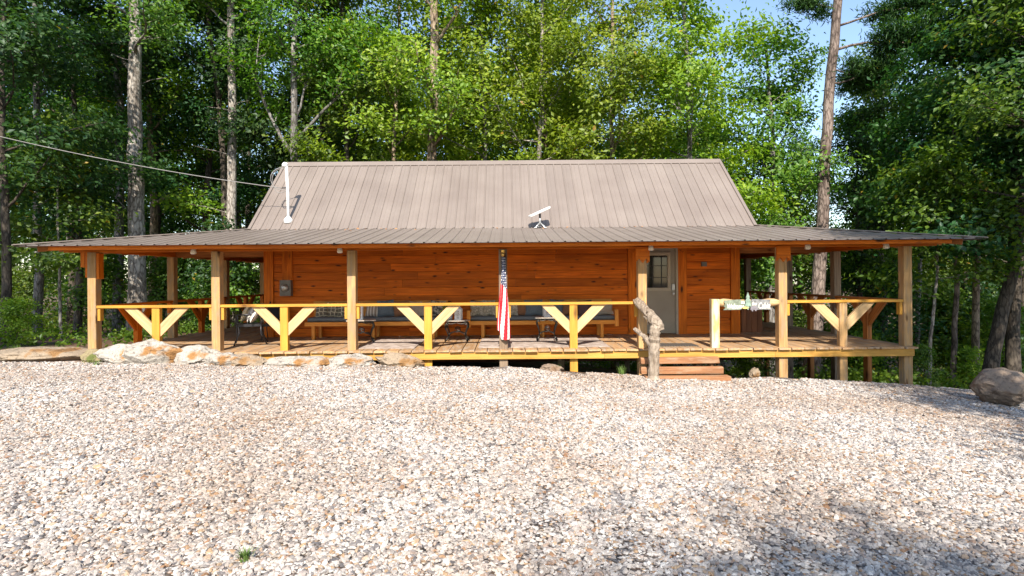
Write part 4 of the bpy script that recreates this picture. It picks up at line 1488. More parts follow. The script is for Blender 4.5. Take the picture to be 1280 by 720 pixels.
FT = [
    # name, label, spec, D, H, r0, r1, cb, nprim, spread, bark, leaf
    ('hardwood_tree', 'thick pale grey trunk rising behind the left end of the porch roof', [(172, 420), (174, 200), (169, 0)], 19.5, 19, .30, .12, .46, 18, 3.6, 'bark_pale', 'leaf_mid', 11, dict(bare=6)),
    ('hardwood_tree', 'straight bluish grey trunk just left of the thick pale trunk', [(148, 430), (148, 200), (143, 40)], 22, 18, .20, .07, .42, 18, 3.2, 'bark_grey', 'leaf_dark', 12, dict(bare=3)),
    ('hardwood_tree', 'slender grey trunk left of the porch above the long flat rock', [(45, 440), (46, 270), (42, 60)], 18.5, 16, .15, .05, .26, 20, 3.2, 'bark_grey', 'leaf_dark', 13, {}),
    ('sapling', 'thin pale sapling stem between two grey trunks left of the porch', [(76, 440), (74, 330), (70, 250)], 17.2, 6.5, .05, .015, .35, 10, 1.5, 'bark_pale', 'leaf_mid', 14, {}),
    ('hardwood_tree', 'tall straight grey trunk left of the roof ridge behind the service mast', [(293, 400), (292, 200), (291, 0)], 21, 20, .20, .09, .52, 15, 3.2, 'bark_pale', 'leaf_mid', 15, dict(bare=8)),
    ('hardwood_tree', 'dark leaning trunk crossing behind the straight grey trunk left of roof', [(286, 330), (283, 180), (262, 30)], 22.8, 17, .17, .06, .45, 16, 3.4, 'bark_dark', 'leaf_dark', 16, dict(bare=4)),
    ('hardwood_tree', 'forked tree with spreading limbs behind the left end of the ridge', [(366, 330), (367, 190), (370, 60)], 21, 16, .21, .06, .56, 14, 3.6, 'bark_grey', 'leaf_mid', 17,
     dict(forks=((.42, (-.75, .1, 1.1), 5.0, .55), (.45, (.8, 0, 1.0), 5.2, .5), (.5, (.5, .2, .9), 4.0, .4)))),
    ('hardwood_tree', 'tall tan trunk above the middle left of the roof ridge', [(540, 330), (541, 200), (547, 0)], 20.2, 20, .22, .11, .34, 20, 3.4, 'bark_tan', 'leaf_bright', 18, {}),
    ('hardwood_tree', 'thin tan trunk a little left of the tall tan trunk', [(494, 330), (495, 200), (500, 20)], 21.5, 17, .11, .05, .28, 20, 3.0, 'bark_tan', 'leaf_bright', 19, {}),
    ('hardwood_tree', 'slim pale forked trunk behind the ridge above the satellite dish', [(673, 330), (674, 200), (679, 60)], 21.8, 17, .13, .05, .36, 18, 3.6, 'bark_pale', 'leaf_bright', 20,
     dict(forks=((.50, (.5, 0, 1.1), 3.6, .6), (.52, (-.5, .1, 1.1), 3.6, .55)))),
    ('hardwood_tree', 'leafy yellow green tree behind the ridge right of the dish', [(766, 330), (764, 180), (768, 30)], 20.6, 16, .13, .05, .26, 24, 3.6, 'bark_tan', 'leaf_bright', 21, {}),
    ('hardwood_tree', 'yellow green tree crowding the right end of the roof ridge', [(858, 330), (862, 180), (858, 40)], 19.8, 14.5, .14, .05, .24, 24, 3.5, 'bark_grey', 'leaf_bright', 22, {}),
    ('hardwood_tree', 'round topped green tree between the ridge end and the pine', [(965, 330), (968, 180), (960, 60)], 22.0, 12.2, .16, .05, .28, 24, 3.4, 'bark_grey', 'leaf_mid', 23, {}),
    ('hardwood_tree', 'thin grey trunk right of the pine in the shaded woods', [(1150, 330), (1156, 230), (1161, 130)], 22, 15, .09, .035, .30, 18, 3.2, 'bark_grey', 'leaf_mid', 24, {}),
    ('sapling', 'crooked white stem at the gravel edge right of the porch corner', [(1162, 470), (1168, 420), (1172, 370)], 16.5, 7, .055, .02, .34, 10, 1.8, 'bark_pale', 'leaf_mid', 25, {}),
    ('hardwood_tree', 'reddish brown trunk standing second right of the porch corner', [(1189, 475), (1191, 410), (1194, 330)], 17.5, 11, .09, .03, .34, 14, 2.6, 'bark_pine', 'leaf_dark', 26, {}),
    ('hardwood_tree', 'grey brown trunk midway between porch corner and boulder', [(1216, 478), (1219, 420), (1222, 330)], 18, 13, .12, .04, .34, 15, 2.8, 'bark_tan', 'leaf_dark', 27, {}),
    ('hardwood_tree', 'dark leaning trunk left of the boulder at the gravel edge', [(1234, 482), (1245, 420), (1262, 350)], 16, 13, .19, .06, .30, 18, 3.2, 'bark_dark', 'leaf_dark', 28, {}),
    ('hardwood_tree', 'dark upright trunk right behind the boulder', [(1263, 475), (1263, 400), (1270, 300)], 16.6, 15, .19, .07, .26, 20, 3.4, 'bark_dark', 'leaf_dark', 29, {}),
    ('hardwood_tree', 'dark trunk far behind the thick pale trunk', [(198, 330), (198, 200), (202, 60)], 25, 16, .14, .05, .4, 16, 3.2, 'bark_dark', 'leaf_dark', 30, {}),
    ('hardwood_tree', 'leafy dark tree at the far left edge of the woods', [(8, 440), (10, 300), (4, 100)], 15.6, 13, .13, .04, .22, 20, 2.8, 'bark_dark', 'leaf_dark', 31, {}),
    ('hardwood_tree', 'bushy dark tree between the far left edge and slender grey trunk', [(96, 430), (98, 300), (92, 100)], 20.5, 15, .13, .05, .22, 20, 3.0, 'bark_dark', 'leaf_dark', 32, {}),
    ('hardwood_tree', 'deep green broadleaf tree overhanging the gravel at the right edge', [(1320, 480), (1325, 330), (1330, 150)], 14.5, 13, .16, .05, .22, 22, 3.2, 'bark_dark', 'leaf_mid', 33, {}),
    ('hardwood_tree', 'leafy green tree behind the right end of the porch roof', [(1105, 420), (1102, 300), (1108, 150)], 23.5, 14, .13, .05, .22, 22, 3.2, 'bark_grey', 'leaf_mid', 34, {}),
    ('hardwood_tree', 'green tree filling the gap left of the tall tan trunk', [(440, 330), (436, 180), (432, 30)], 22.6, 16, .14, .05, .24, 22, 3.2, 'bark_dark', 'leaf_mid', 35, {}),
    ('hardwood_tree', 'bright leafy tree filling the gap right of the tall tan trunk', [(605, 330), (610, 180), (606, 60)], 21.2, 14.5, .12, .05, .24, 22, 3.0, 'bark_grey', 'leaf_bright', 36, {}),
]
for (nm, lb, spec, D, H, r0, r1, cb, npm, spr, bk, lf, seed, kw) in FT:
    feature_tree(nm, lb, tpath(spec, D, H), r0, r1, cb, npm, spr, bk, lf, seed, **kw)

# the tall pine at the right
pth = tpath([(1013, 462), (1020, 380), (1030, 280), (1043, 140), (1053, 0)], 19.6, 21)
feature_tree('pine_tree', 'tall leaning pine with scaly trunk right of the cabin roof', pth, .25, .10, .72, 10, 2.6, 'bark_pine', 'needle', 41, per=130, leaf=.24, csp=.20, needles=True,
             forks=((.56, (1, -.1, .12), 3.2, .32), (.505, (1, .1, -.02), 2.6, .24), (.53, (.8, .3, -.1), 1.8, .15), (.60, (1, -.2, .35), 3.0, .28), (.63, (-.4, .2, .3), 1.2, .1)))

# --- filler woodland trees, six sorts copied
SORTS = []
for k in range(6):
    rs = np.random.RandomState(100 + k)
    H = [13, 15, 16, 14, 15.5, 12][k]
    path = [(0, 0, 0), (rs.uniform(-.3, .3), rs.uniform(-.3, .3), H * .35), (rs.uniform(-.5, .5), rs.uniform(-.5, .5), H * .7), (rs.uniform(-.6, .6), 0, H)]
    tubes, cl = grow(rs, path, .14 + .02 * k, .04, [.16, .22, .3, .18, .24, .14][k], 22, 3.3, bare=0)
    lf = ['leaf_mid', 'leaf_dark', 'leaf_bright', 'leaf_bright', 'leaf_dark', 'leaf_mid'][k]
    bk = ['bark_grey', 'bark_dark', 'bark_tan', 'bark_grey', 'bark_dark', 'bark_pale'][k]
    SORTS.append((tubes_mesh('trunk', tubes, M[bk]), leaf_mesh('crown', *clusters_to_leaves(cl, rs, 32, .38, .185), M[lf])))


def filler(x, y, k, s, rz, label, group, name='woodland_tree'):
    t = empty(name, (x, y, ground_z(x, y) - .1), rz)
    t.scale = (s, s, s * (R.uniform(.95, 1.12) if name == 'woodland_tree' else 1.0))
    tag(t, label, 'tree', group)
    for nm, me in zip(('trunk', 'crown'), SORTS[k]):
        link(bpy.data.objects.new(nm, me), t)
    return t


def region(x, y):
    a = x / y
    if a < -.35:
        return 'left of the roof'
    if a < .38:
        return 'behind the roof'
    return 'right of the roof'


NTH = {}
ORD = 'first second third fourth fifth sixth seventh eighth ninth tenth eleventh twelfth'.split()
for row, (y0, step, x0, x1) in enumerate(((24.5, 3.4, -26, 27), (29, 4.2, -31, 32), (35, 5.0, -37, 38), (42, 6.0, -44, 45))):
    x = x0
    while x < x1:
        xx = x + R.uniform(-.9, .9); yy = y0 + R.uniform(-1.4, 1.4)
        a = xx / yy
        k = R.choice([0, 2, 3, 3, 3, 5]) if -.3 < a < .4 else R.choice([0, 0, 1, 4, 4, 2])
        if not (row > 0 and .40 < a < .62 and R.random() < .35):
            s = R.uniform(.85, 1.1) * (1.0 if row < 2 else 1.15)
            if .40 < a < .72:
                s *= .80
            depth = ['first row of woods', 'second row of woods', 'deep woods', 'farthest woods'][row]
            key = (depth, region(xx, yy)); NTH[key] = NTH.get(key, 0) + 1
            tint = ('mid green', 'dark green', 'yellow green', 'yellow green', 'dark green', 'mid green')[k]
            filler(xx, yy, k, s, R.uniform(0, 6.28), '%s tree, %s from left in the %s %s' % (tint, ORD[NTH[key] - 1], depth, region(xx, yy)), 'woodland trees in the %s %s' % key)
        x += step
# off-camera trees cast shade; far back row added for the door glass reflection
SH = [(7.5, -2.0, 1, .92), (10.8, .8, 4, .9), (13.5, 2.5, 1, .95), (1.75, -14.1, 5, 1.12), (-15.5, 1.5, 4, 1.0), (-17, 7, 1, 1.0), (-14.0, -4.5, 1, 1.05), (17, -2, 4, 1.1)] + [(-18 + 4.6 * q, -25 - 3 * (q % 2), (1, 4, 0)[q % 3], .9) for q in range(10)]
for (x, y, k, s) in SH:
    filler(x, y, k, s, x * 1.7 + y, 'tree beside the gravel drive, outside the picture, seen only by shadow or reflection', 'trees round the drive seen by shadows and reflection', 'offscreen_tree')

# --- understorey: saplings that can be told apart and the leafy mass behind them
UND = []
for k in range(3):
    rs = np.random.RandomState(300 + k)
    H = [3.2, 4.2, 2.4][k]
    path = [(0, 0, 0), (.1, .05, H * .5), (rs.uniform(-.2, .2), 0, H)]
    tubes, cl = grow(rs, path, .035, .012, .12, 16, 1.35)
    UND.append((tubes_mesh('trunk', tubes, M['bark_dark']), leaf_mesh('crown', *clusters_to_leaves(cl, rs, 14, .24, .16), M[['leaf_mid', 'leaf_dark', 'leaf_bright'][k]])))
cnt = 0
for i in range(64):
    y = R.uniform(19.8, 31)
    x = R.uniform(-.95, .98) * y
    if abs(x) < 6.5 and y < 24:
        continue
    k = R.choice([0, 0, 1, 1, 2])
    t = empty('understorey_shrub', (x, y, ground_z(x, y) - .05), R.uniform(0, 6.28))
    s = R.uniform(.7, 1.25); t.scale = (s, s, s)
    side = 'left of the cabin' if x < 0 else 'right of the cabin'
    tag(t, 'leafy shrub growing under the trees %s' % side, 'shrub', 'understorey shrubs %s' % side)
    for nm, me in zip(('stem', 'foliage'), UND[k]):
        link(bpy.data.objects.new(nm, me), t)
for (px, py, D, k, s, lb) in ((20, 415, 14.5, 2, .45, 'low bright green shrub beyond the long flat rock'), (255, 415, 21, 0, .6, 'small green shrub seen through the left porch rails'),
                              (1150, 470, 15.5, 0, .35, 'low green bush at the foot of the right corner post'), (1205, 470, 17.5, 2, .5, 'green shrub between the trunks left of the boulder'),
                              (1085, 455, 20, 2, .7, 'green shrub seen below the right end of the deck'), (1250, 455, 19.5, 0, .9, 'green shrub behind the leaning dark trunk'),
                              (930, 468, 13.0, 2, .28, 'small leafy weed bush under the deck right of the steps'), (958, 464, 13.1, 0, .3, 'green weed bush in shade under the deck near the sign post')):
    x = wx(px, D)
    t = empty('understorey_shrub', (x, D, ground_z(x, D) - .03), px)
    t.scale = (s, s, s)
    tag(t, lb, 'shrub')
    for nm, me in zip(('stem', 'foliage'), UND[k]):
        link(bpy.data.objects.new(nm, me), t)


def far_woods():
    rs = np.random.RandomState(77)
    n = 5200
    x = rs.uniform(-75, 78, n); y = rs.uniform(47, 62, n)
    zt = 14 + 2.0 * np.sin(x * .35) + 1.5 * np.sin(x * .13 + 1)
    z = np.array([ground_z(a, 40) for a in x]) + rs.uniform(0, 1, n) ** .8 * zt
    C = np.stack([x, y, z], axis=1)
    P, Nn, Dd, sz, tn = clusters_to_leaves(C, rs, 16, .85, .36, .8, .6)
    me = leaf_mesh('far_woods', P, Nn, Dd, sz, tn, M['leaf_mid'])
    o = link(bpy.data.objects.new('far_woods', me))
    stuff(o); tag(o, 'mass of far green woods closing the view behind the trees', 'woods')


far_woods()


def ground_cover():
    rs = np.random.RandomState(78)
    n = 2600
    y = rs.uniform(12.8, 34, n); x = rs.uniform(-1, 1.02, n) * y
    ok = ~((x > -8.6) & (x < 8.4) & (y < 19.2))
    x, y = x[ok], y[ok]
    z = np.array([ground_z(a, b) for a, b in zip(x, y)]) + rs.uniform(.03, .35, len(x))
    P, Nn, Dd, sz, tn = clusters_to_leaves(np.stack([x, y, z], axis=1), rs, 12, .17, .11, .8, .5)
    me = leaf_mesh('ground_cover', P, Nn, Dd, sz, tn, M['leaf_mid'])
    o = link(bpy.data.objects.new('ground_cover', me))
    stuff(o); tag(o, 'low green weeds and seedlings over the forest floor', 'ground cover')


ground_cover()

# ------------------------------------------------------------------ rocks
def rock_mat(name, base, rust, dark):
    m, nt, b = new_mat(name)
    L = nt.links.new
    tc = nd(nt, 'ShaderNodeTexCoord')
    n = nd(nt, 'ShaderNodeTexNoise'); n.inputs['Scale'].default_value = 2.6; n.inputs['Detail'].default_value = 7
    n2 = nd(nt, 'ShaderNodeTexNoise'); n2.inputs['Scale'].default_value = 11; n2.inputs['Detail'].default_value = 8; n2.inputs['Roughness'].default_value = .7
    L(tc.outputs['Object'], n.inputs['Vector']); L(tc.outputs['Object'], n2.inputs['Vector'])
    r1 = ramp(nt, [(.35, base), (.56, base), (.63, rust), (.72, [c * .7 for c in rust])])
    L(n.outputs['Fac'], r1.inputs['Fac'])
    r2 = ramp(nt, [(.34, dark), (.48, (1, 1, 1))]); L(n2.outputs['Fac'], r2.inputs['Fac'])
    mx = nd(nt, 'ShaderNodeMixRGB', blend_type='MULTIPLY'); mx.inputs['Fac'].default_value = 1
    L(r1.outputs['Color'], mx.inputs['Color1']); L(r2.outputs['Color'], mx.inputs['Color2'])
    L(mx.outputs['Color'], b.inputs['Base Color']); b.inputs['Roughness'].default_value = .85
    bp = nd(nt, 'ShaderNodeBump'); bp.inputs['Strength'].default_value = 1.0; bp.inputs['Distance'].default_value = .06
    L(n2.outputs['Fac'], bp.inputs['Height']); L(bp.outputs['Normal'], b.inputs['Normal'])
    return m


M['rock_pale'] = rock_mat('pale_limestone', (0.44, 0.40, 0.35), (0.36, 0.18, 0.06), (.30, .28, .27))
M['rock_tan'] = rock_mat('tan_sandstone', (0.35, 0.27, 0.19), (0.30, 0.16, 0.06), (.3, .27, .25))
M['rock_brown'] = rock_mat('brown_boulder', (0.30, 0.22, 0.16), (0.24, 0.15, 0.09), (.45, .42, .4))
M['rock_moss'] = rock_mat('mossy_stone', (0.30, 0.24, 0.13), (0.12, 0.14, 0.03), (.45, .42, .4))


def rock(px0, px1, py0, py1, D, depth, mat, label, seed, rough=.28, tilt=0):
    x0, x1 = wx(px0, D), wx(px1, D)
    zt, zb_ = wz((px0 + px1) / 2, py0, D), wz((px0 + px1) / 2, py1, D)
    zb_ -= .06
    bm = bmesh.new()
    bmesh.ops.create_icosphere(bm, subdivisions=4, radius=1)
    sd = Vector((seed * 3.7, seed * 1.3, seed * 7.1))
    for v in bm.verts:
        d = v.co.normalized()
        k = 1 + rough * mnoise.noise(d * 1.5 + sd) + rough * .55 * mnoise.noise(d * 3.6 + sd) + rough * .35 * mnoise.noise(d * 8 + sd) + rough * .22 * mnoise.noise(d * 17 + sd)
        # facet: flatten against a few random planes
        co = d * k
        for q in range(7):
            pn = Vector((math.sin(seed + q * 2.1), math.cos(seed * 1.7 + q * 1.3), math.sin(seed * .6 + q * 3.7))).normalized()
            ex = co.dot(pn) - .80
            if ex > 0:
                co = co - pn * ex * .85
        v.co = Vector((co.x * (x1 - x0) / 2 * 1.12, co.y * depth / 2, co.z * (zt - zb_) / 2 * 1.15))
    me = bpy.data.meshes.new('rock')
    bm.to_mesh(me); bm.free()
    me.materials.append(mat)
    o = bpy.data.objects.new('rock', me)
    link(o)
    o.location = ((x0 + x1) / 2, D + depth / 2 - .05, (zt + zb_) / 2)
    o.rotation_euler = (0, math.radians(tilt), 0)
    return tag(o, label, 'rock')


rock(-40, 98, 438, 453, 10.3, .8, M['rock_tan'], 'long flat tan rock at the left edge of the gravel', 1, .15)
rock(94, 124, 440, 455, 10.15, .45, M['rock_moss'], 'small mossy rock between the tan rock and white rocks', 2)
rock(112, 186, 433, 456, 10.1, .55, M['rock_pale'], 'rough pale grey rock at the foot of the left corner post', 3, .25)
rock(132, 222, 431, 457, 10.05, .6, M['rock_pale'], 'large white and rust streaked rock in front of the left porch', 4, .3, 4)
rock(205, 262, 436, 457, 10.08, .55, M['rock_pale'], 'broad pale rock right of the rust streaked one', 5, .3)
rock(248, 296, 443, 459, 10.05, .5, M['rock_pale'], 'low pale rock in front of the second porch post', 6, .3)
rock(272, 324, 445, 460, 10.1, .5, M['rock_tan'], 'low tan rock right of the second porch post', 7, .3)
rock(326, 408, 448, 460, 10.15, .5, M['rock_pale'], 'long low white rock under the rail left of the third post', 8, .25)
rock(398, 462, 446, 462, 10.2, .55, M['rock_pale'], 'white rock at the foot of the third porch post', 9, .3)
rock(470, 524, 446, 462, 10.25, .55, M['rock_tan'], 'tan and grey rock sticking out from under the deck', 10, .35, 8)
rock(676, 702, 457, 464, 10.4, .4, M['rock_brown'], 'small flat grey stone under the deck right of the flag', 11, .3)
rock(938, 950, 460, 473, 11.0, .2, M['rock_tan'], 'small upright tan stone under the deck right of steps', 12, .3)
rock(1252, 1310, 468, 506, 8.6, .9, M['rock_brown'], 'large brown boulder at the right edge of the gravel', 13, .18, 6)

# ------------------------------------------------------------------ steps, log handrail
steps = empty('timber_steps', (wx(866, 10.3), 10.4, ground_z(3.6, 10.3)))
tag(steps, 'three reclaimed timber steps leading up to the porch by the log handrail', 'steps')
for (pa, pb, ya, yb, D, dp) in ((800, 897, 446.5, 454.5, 10.60, .14), (800, 902, 458.5, 467.5, 10.46, .14), (806, 911, 470, 480, 10.26, .18)):
    zt, z0 = wz(855, ya, D), wz(855, yb, D)
    bar('tread', (wx(pa, D), D + dp / 2 - .06, (zt + z0) / 2), (wx(pb, D), D + dp / 2 - .06, (zt + z0) / 2), dp, zt - z0, M['step'], steps, ch=.015, jit=.012)
for x in (wx(826, 10.5), wx(892, 10.5)):
    bar('stringer', (x, 10.62, ground_z(x, 10.6) - .1), (x, 10.68, DK - .20), .05, .10, M['step'], steps, up=(0, 1, 0))

lg = empty('log_handrail', (wx(816, 10.2), 10.2, ground_z(wx(816, 10.2), 10.2)))
tag(lg, 'weathered natural log newel and slanting branch handrail at the steps', 'handrail')
LD = 10.2


def logtube(name, spec, mat, seed, n=22, dy=0.0, sides=12):
    rs = np.random.RandomState(seed)
    P = bezier([(wx(a, LD), LD + dy + e, wz(a, b, LD)) for a, b, e, r in spec], n)
    rr_ = np.interp(np.linspace(0, 1, n), np.linspace(0, 1, len(spec)), [s[3] for s in spec]) * rs.uniform(.86, 1.14, n)
    V, Fc = tube_arrays([(P - np.array(lg.location), rr_)], sides)
    V = V + rs.normal(size=V.shape) * .006
    return mesh_obj(name, V.tolist(), Fc, mat, lg, False)


M['log'] = bark_mat('weathered_log', (0.17, 0.12, 0.08), (0.52, 0.43, 0.34), 1.9, 0.12)
logtube('upright_log', [(815.5, 478, 0, .115), (816.5, 455, 0, .105), (817, 435, 0, .098), (818, 412, 0, .105), (820, 404, 0, .085)], M['log'], 1)
logtube('slanting_log', [(825, 413, -.03, .07), (822, 405, 0, .105), (815, 393, .25, .09), (808, 382, .5, .085), (805, 377, .62, .075)], M['log'], 2)
logtube('side_branch', [(813, 431, 0, .05), (807, 422, .1, .045), (800, 414, .45, .035)], M['log'], 3, 12)
for k, (a, b) in enumerate(((806, 396), (811, 402), (810, 389))):
    logtube('twig_stub', [(813, b + 4, .2, .018), (a, b, .12, .008)], M['log'], 5 + k, 4, 0, 5)

# ------------------------------------------------------------------ welcome sign
SY = YF - .165
sg = empty('welcome_sign', (wx(933, SY), SY, wz(933, 381, SY)))
tag(sg, 'grey green welcome sign with pine tree and bear on the short log rail', 'sign')
M['signgreen'] = plain('weathered_green_board', (0.20, 0.23, 0.17), .8, var=.5, scale=14)
M['signgrey'] = plain('weathered_grey_board', (0.20, 0.20, 0.20), .8, var=.5, scale=14)
M['pinegreen'] = plain('pale_pine_paint', (0.22, 0.30, 0.24), .7, var=.3, scale=12)
M['yellow'] = plain('yellow_paint', (0.72, 0.55, 0.16), .7, var=.15)
M['beargrey'] = plain('bear_grey_paint', (0.20, 0.18, 0.20), .8, var=.25, scale=18)
M['letter'] = plain('cream_lettering', (0.80, 0.76, 0.66), .7, var=.05)
SS = SY / F


def sx(px):
    return (px - 933) * SS


def sz(py):
    return (381 - py) * SS


prism('board', [(sx(905), sz(375.2)), (sx(926), sz(374.2)), (sx(926), sz(387)), (sx(904), sz(387.3)), (sx(906.5), sz(384.5)), (sx(904.5), sz(383)), (sx(906.5), sz(379.5)), (sx(904.5), sz(377.5))], sg.location + Vector((0, 0, 0)), (1, 0, 0), (0, 0, 1), .025, M['signgreen'], sg)
prism('board', [(sx(939), sz(374.2)), (sx(963), sz(374.6)), (sx(961.5), sz(378)), (sx(963), sz(381)), (sx(962), sz(383.5)), (sx(964.5), sz(387)), (sx(946), sz(387.2)), (sx(939), sz(386.5))], sg.location, (1, 0, 0), (0, 0, 1), .025, M['signgrey'], sg)
prism('centre_board', [(sx(926.2), sz(375.5)), (sx(938.8), sz(375.5)), (sx(938.8), sz(385)), (sx(926.2), sz(385))], sg.location + Vector((0, .004, 0)), (1, 0, 0), (0, 0, 1), .02, M['signgreen'], sg)
tree_poly = [(933.8, 365), (936.2, 372), (935, 371.6), (937.4, 377), (936, 376.6), (938, 383), (934.6, 382.6), (934.6, 387), (933, 387), (933, 382.6), (929.8, 383), (931.6, 376.6), (930.4, 377), (932.6, 371.6), (931.4, 372)]
prism('pine_cutout', [(sx(a), sz(b)) for a, b in tree_poly], sg.location + Vector((0, -.026, 0)), (1, 0, 0), (0, 0, 1), .02, M['pinegreen'], sg)
cres = [(sx(930.2) + .062 * math.cos(t), sz(384.2) + .026 * math.sin(t)) for t in np.linspace(math.pi * .95, math.pi * 2.05, 9)] + [(sx(930.2) + .05 * math.cos(t), sz(383.6) + .006 * math.sin(t)) for t in np.linspace(0, math.pi, 5)]
prism('yellow_cutout', cres, sg.location + Vector((0, -.034, 0)), (1, 0, 0), (0, 0, 1), .016, M['yellow'], sg)
bear = [(936.5, 387), (937, 384.6), (938.5, 383), (940.5, 382.2), (943, 382.4), (944.2, 383.6), (945, 385), (945.8, 386), (944.6, 387), (943.6, 388.6), (942.4, 388.6), (942.4, 387.2), (940, 387.2), (939.8, 389), (938.3, 389), (938, 387.6)]
prism('bear_cutout', [(sx(a), sz(b)) for a, b in bear], sg.location + Vector((0, -.034, 0)), (1, 0, 0), (0, 0, 1), .018, M['beargrey'], sg)


def lettering(txt, px, py, size, shear=.25, xs=1.0):
    cu = bpy.data.curves.new('lettering', 'FONT')
    cu.body = txt; cu.size = size; cu.shear = shear; cu.extrude = .002; cu.offset = .0022
    cu.resolution_u = 3
    tmp = bpy.data.objects.new('lettering_source', cu)
    COL.objects.link(tmp)
    dg = bpy.context.evaluated_depsgraph_get()
    me = bpy.data.meshes.new_from_object(tmp.evaluated_get(dg))
    bpy.data.objects.remove(tmp); bpy.data.curves.remove(cu)
    me.materials.clear(); me.materials.append(M['letter'])
    o = link(bpy.data.objects.new('lettering', me), sg)
    o.location = (sx(px), -.0175, sz(py)); o.rotation_euler = (math.radians(90), 0, 0)
    o.scale = (xs, 1, 1)
    return o


lettering('Welcome', 907.5, 385.6, .135, .25, .62)
lettering('to', 925.5, 379.8, .10, .2, .8)
bpy.context.view_layer.update()
lettering('the', 938.8, 381.6, .10, .2, .7)
lettering('Cabin', 946.5, 385.6, .16, .25, .62)


# ------------------------------------------------------------------ chairs, cabinet, rugs
def patio_chair(x, y, rz, label):
    c = empty('patio_chair', (x, y, DK), rz)
    tag(c, label, 'chair', 'black metal patio chairs')
    w, d, sh = .54, .52, .42
    for s in (-1, 1):
        X = s * w / 2
        tubes_obj('leg', [([(X, -d / 2 - .02, 0), (X, -d / 2 + .05, .22), (X, -d / 2 + .03, sh), (X, -d / 2 + .02, .62), (X, -d / 2 + .10, .645)], [.014] * 5)], M['black'], c, 8)
        tubes_obj('leg', [([(X * .95, d / 2 + .10, 0), (X * .95, d / 2 - .02, .24), (X, d / 2 - .02, sh)], [.014] * 3)], M['black'], c, 8)
        tubes_obj('arm_rest', [([(X, -d / 2 + .08, .645), (X, 0, .65), (X, d / 2 - .02, .63), (X * .97, d / 2 + .06, .60)], [.017] * 4)], M['black'], c, 8)
        tubes_obj('back_frame', [([(X * .95, d / 2 - .04, sh), (X * .95, d / 2 + .10, .68), (X * .93, d / 2 + .17, .90)], [.014] * 3)], M['black'], c, 8)
    tubes_obj('seat_frame', [([(-w / 2, -d / 2 + .03, sh - .03), (w / 2, -d / 2 + .03, sh - .03), ], [.014] * 2), ([(-w / 2, d / 2 - .02, sh), (w / 2, d / 2 - .02, sh)], [.014] * 2)], M['black'], c, 8)
    vs = [(sx_ * (w / 2 - .01), y_, z) for z in (sh - .025, sh + .03) for sx_, y_ in ((-1, -d / 2 + .02), (1, -d / 2 + .02), (1, d / 2 - .02), (-1, d / 2 - .02))]
    q = [(3, 2, 1, 0), (4, 5, 6, 7), (0, 1, 5, 4), (1, 2, 6, 5), (2, 3, 7, 6), (3, 0, 4, 7)]
    mesh_obj('seat', vs, q, M['black'], c)
    vs = [(sx_ * (w / 2 - .03), y_ + dy, z) for dy in (-.006, .006) for sx_, y_, z in ((-1, d / 2 - .03, sh + .04), (1, d / 2 - .03, sh + .04), (1, d / 2 + .16, .90), (-1, d / 2 + .16, .90))]
    mesh_obj('backrest', vs, q, M['black'], c)
    return c


CY = 12.0
cx_ = wx(311, CY)
patio_chair(cx_, CY, math.radians(-68), 'black metal patio chair holding striped pillows by the left porch post')
pillow((cx_ + .03 - .14, CY + .13, DK + .66), .42, .42, 'cream', 'cream pillow leaning in the black patio chair', 25, -75)
pillow((cx_ + .06, CY + .02, DK + .66), .42, .42, 'zebra', 'black and white striped pillow in the middle of the patio chair', 25, -70)
pillow((cx_ + .18, CY - .10, DK + .66), .42, .42, 'zebra', 'black and white striped pillow nearest the brace in the patio chair', 28, -66)
CY2 = 13.05
patio_chair(wx(346, CY2), CY2 - .15, math.radians(10), 'black metal patio chair in shade against the wall under the meter').scale = (.84, .84, .84)

cb_ = empty('plank_cabinet', (wx(938, 13.7), 13.9, DK))
tag(cb_, 'low dark brown plank cabinet on the side porch behind the sign', 'cabinet')
cw, cd, chh = .52, .5, .66
for k in range(4):
    x = -cw / 2 + cw * (k + .5) / 4
    o = bar('plank', (0, 0, 0), (0, 0, chh), cw / 4 - .006, .025, M['crate'], None, up=(0, -1, 0))
    o.parent = cb_; o.location = (x, -cd / 2, chh / 2)
for s in (-1, 1):
    o = bar('side_panel', (0, 0, 0), (0, 0, chh), cd - .03, .025, M['crate'], None, up=(1, 0, 0))
    o.parent = cb_; o.location = (s * (cw / 2 - .013), 0, chh / 2)
o = bar('lid', (0, 0, 0), (cw + .06, 0, 0), cd + .06, .03, M['crate'], None)
o.parent = cb_; o.location = (0, 0, chh + .016)


def rug(x0, x1, y0, y1, mat, label, name='rug', th=.010):
    nx, ny = 14, 8
    vs, fs = [], []
    for j in range(ny + 1):
        for i in range(nx + 1):
            x = x0 + (x1 - x0) * i / nx; y = y0 + (y1 - y0) * j / ny
            e = R.uniform(-.006, .006) if (i in (0, nx) or j in (0, ny)) else 0
            vs.append((x + e, y + e, DK + .006 + th + .004 * mnoise.noise(Vector((x * 3, y * 3, 1)))))
    for j in range(ny):
        for i in range(nx):
            fs.append((j * (nx + 1) + i, j * (nx + 1) + i + 1, (j + 1) * (nx + 1) + i + 1, (j + 1) * (nx + 1) + i))
    k = len(vs)
    border = [i for i in range(nx + 1)] + [(j) * (nx + 1) + nx for j in range(1, ny + 1)] + [ny * (nx + 1) + i for i in range(nx - 1, -1, -1)] + [j * (nx + 1) for j in range(ny - 1, 0, -1)]
    for b in border:
        v = vs[b]; vs.append((v[0], v[1], DK + .004))
    nbd = len(border)
    for q in range(nbd):
        fs.append((border[q], k + q, k + (q + 1) % nbd, border[(q + 1) % nbd]))
    o = mesh_obj(name, vs, fs, mat)
    return tag(o, label, 'rug' if name == 'rug' else 'door mat')


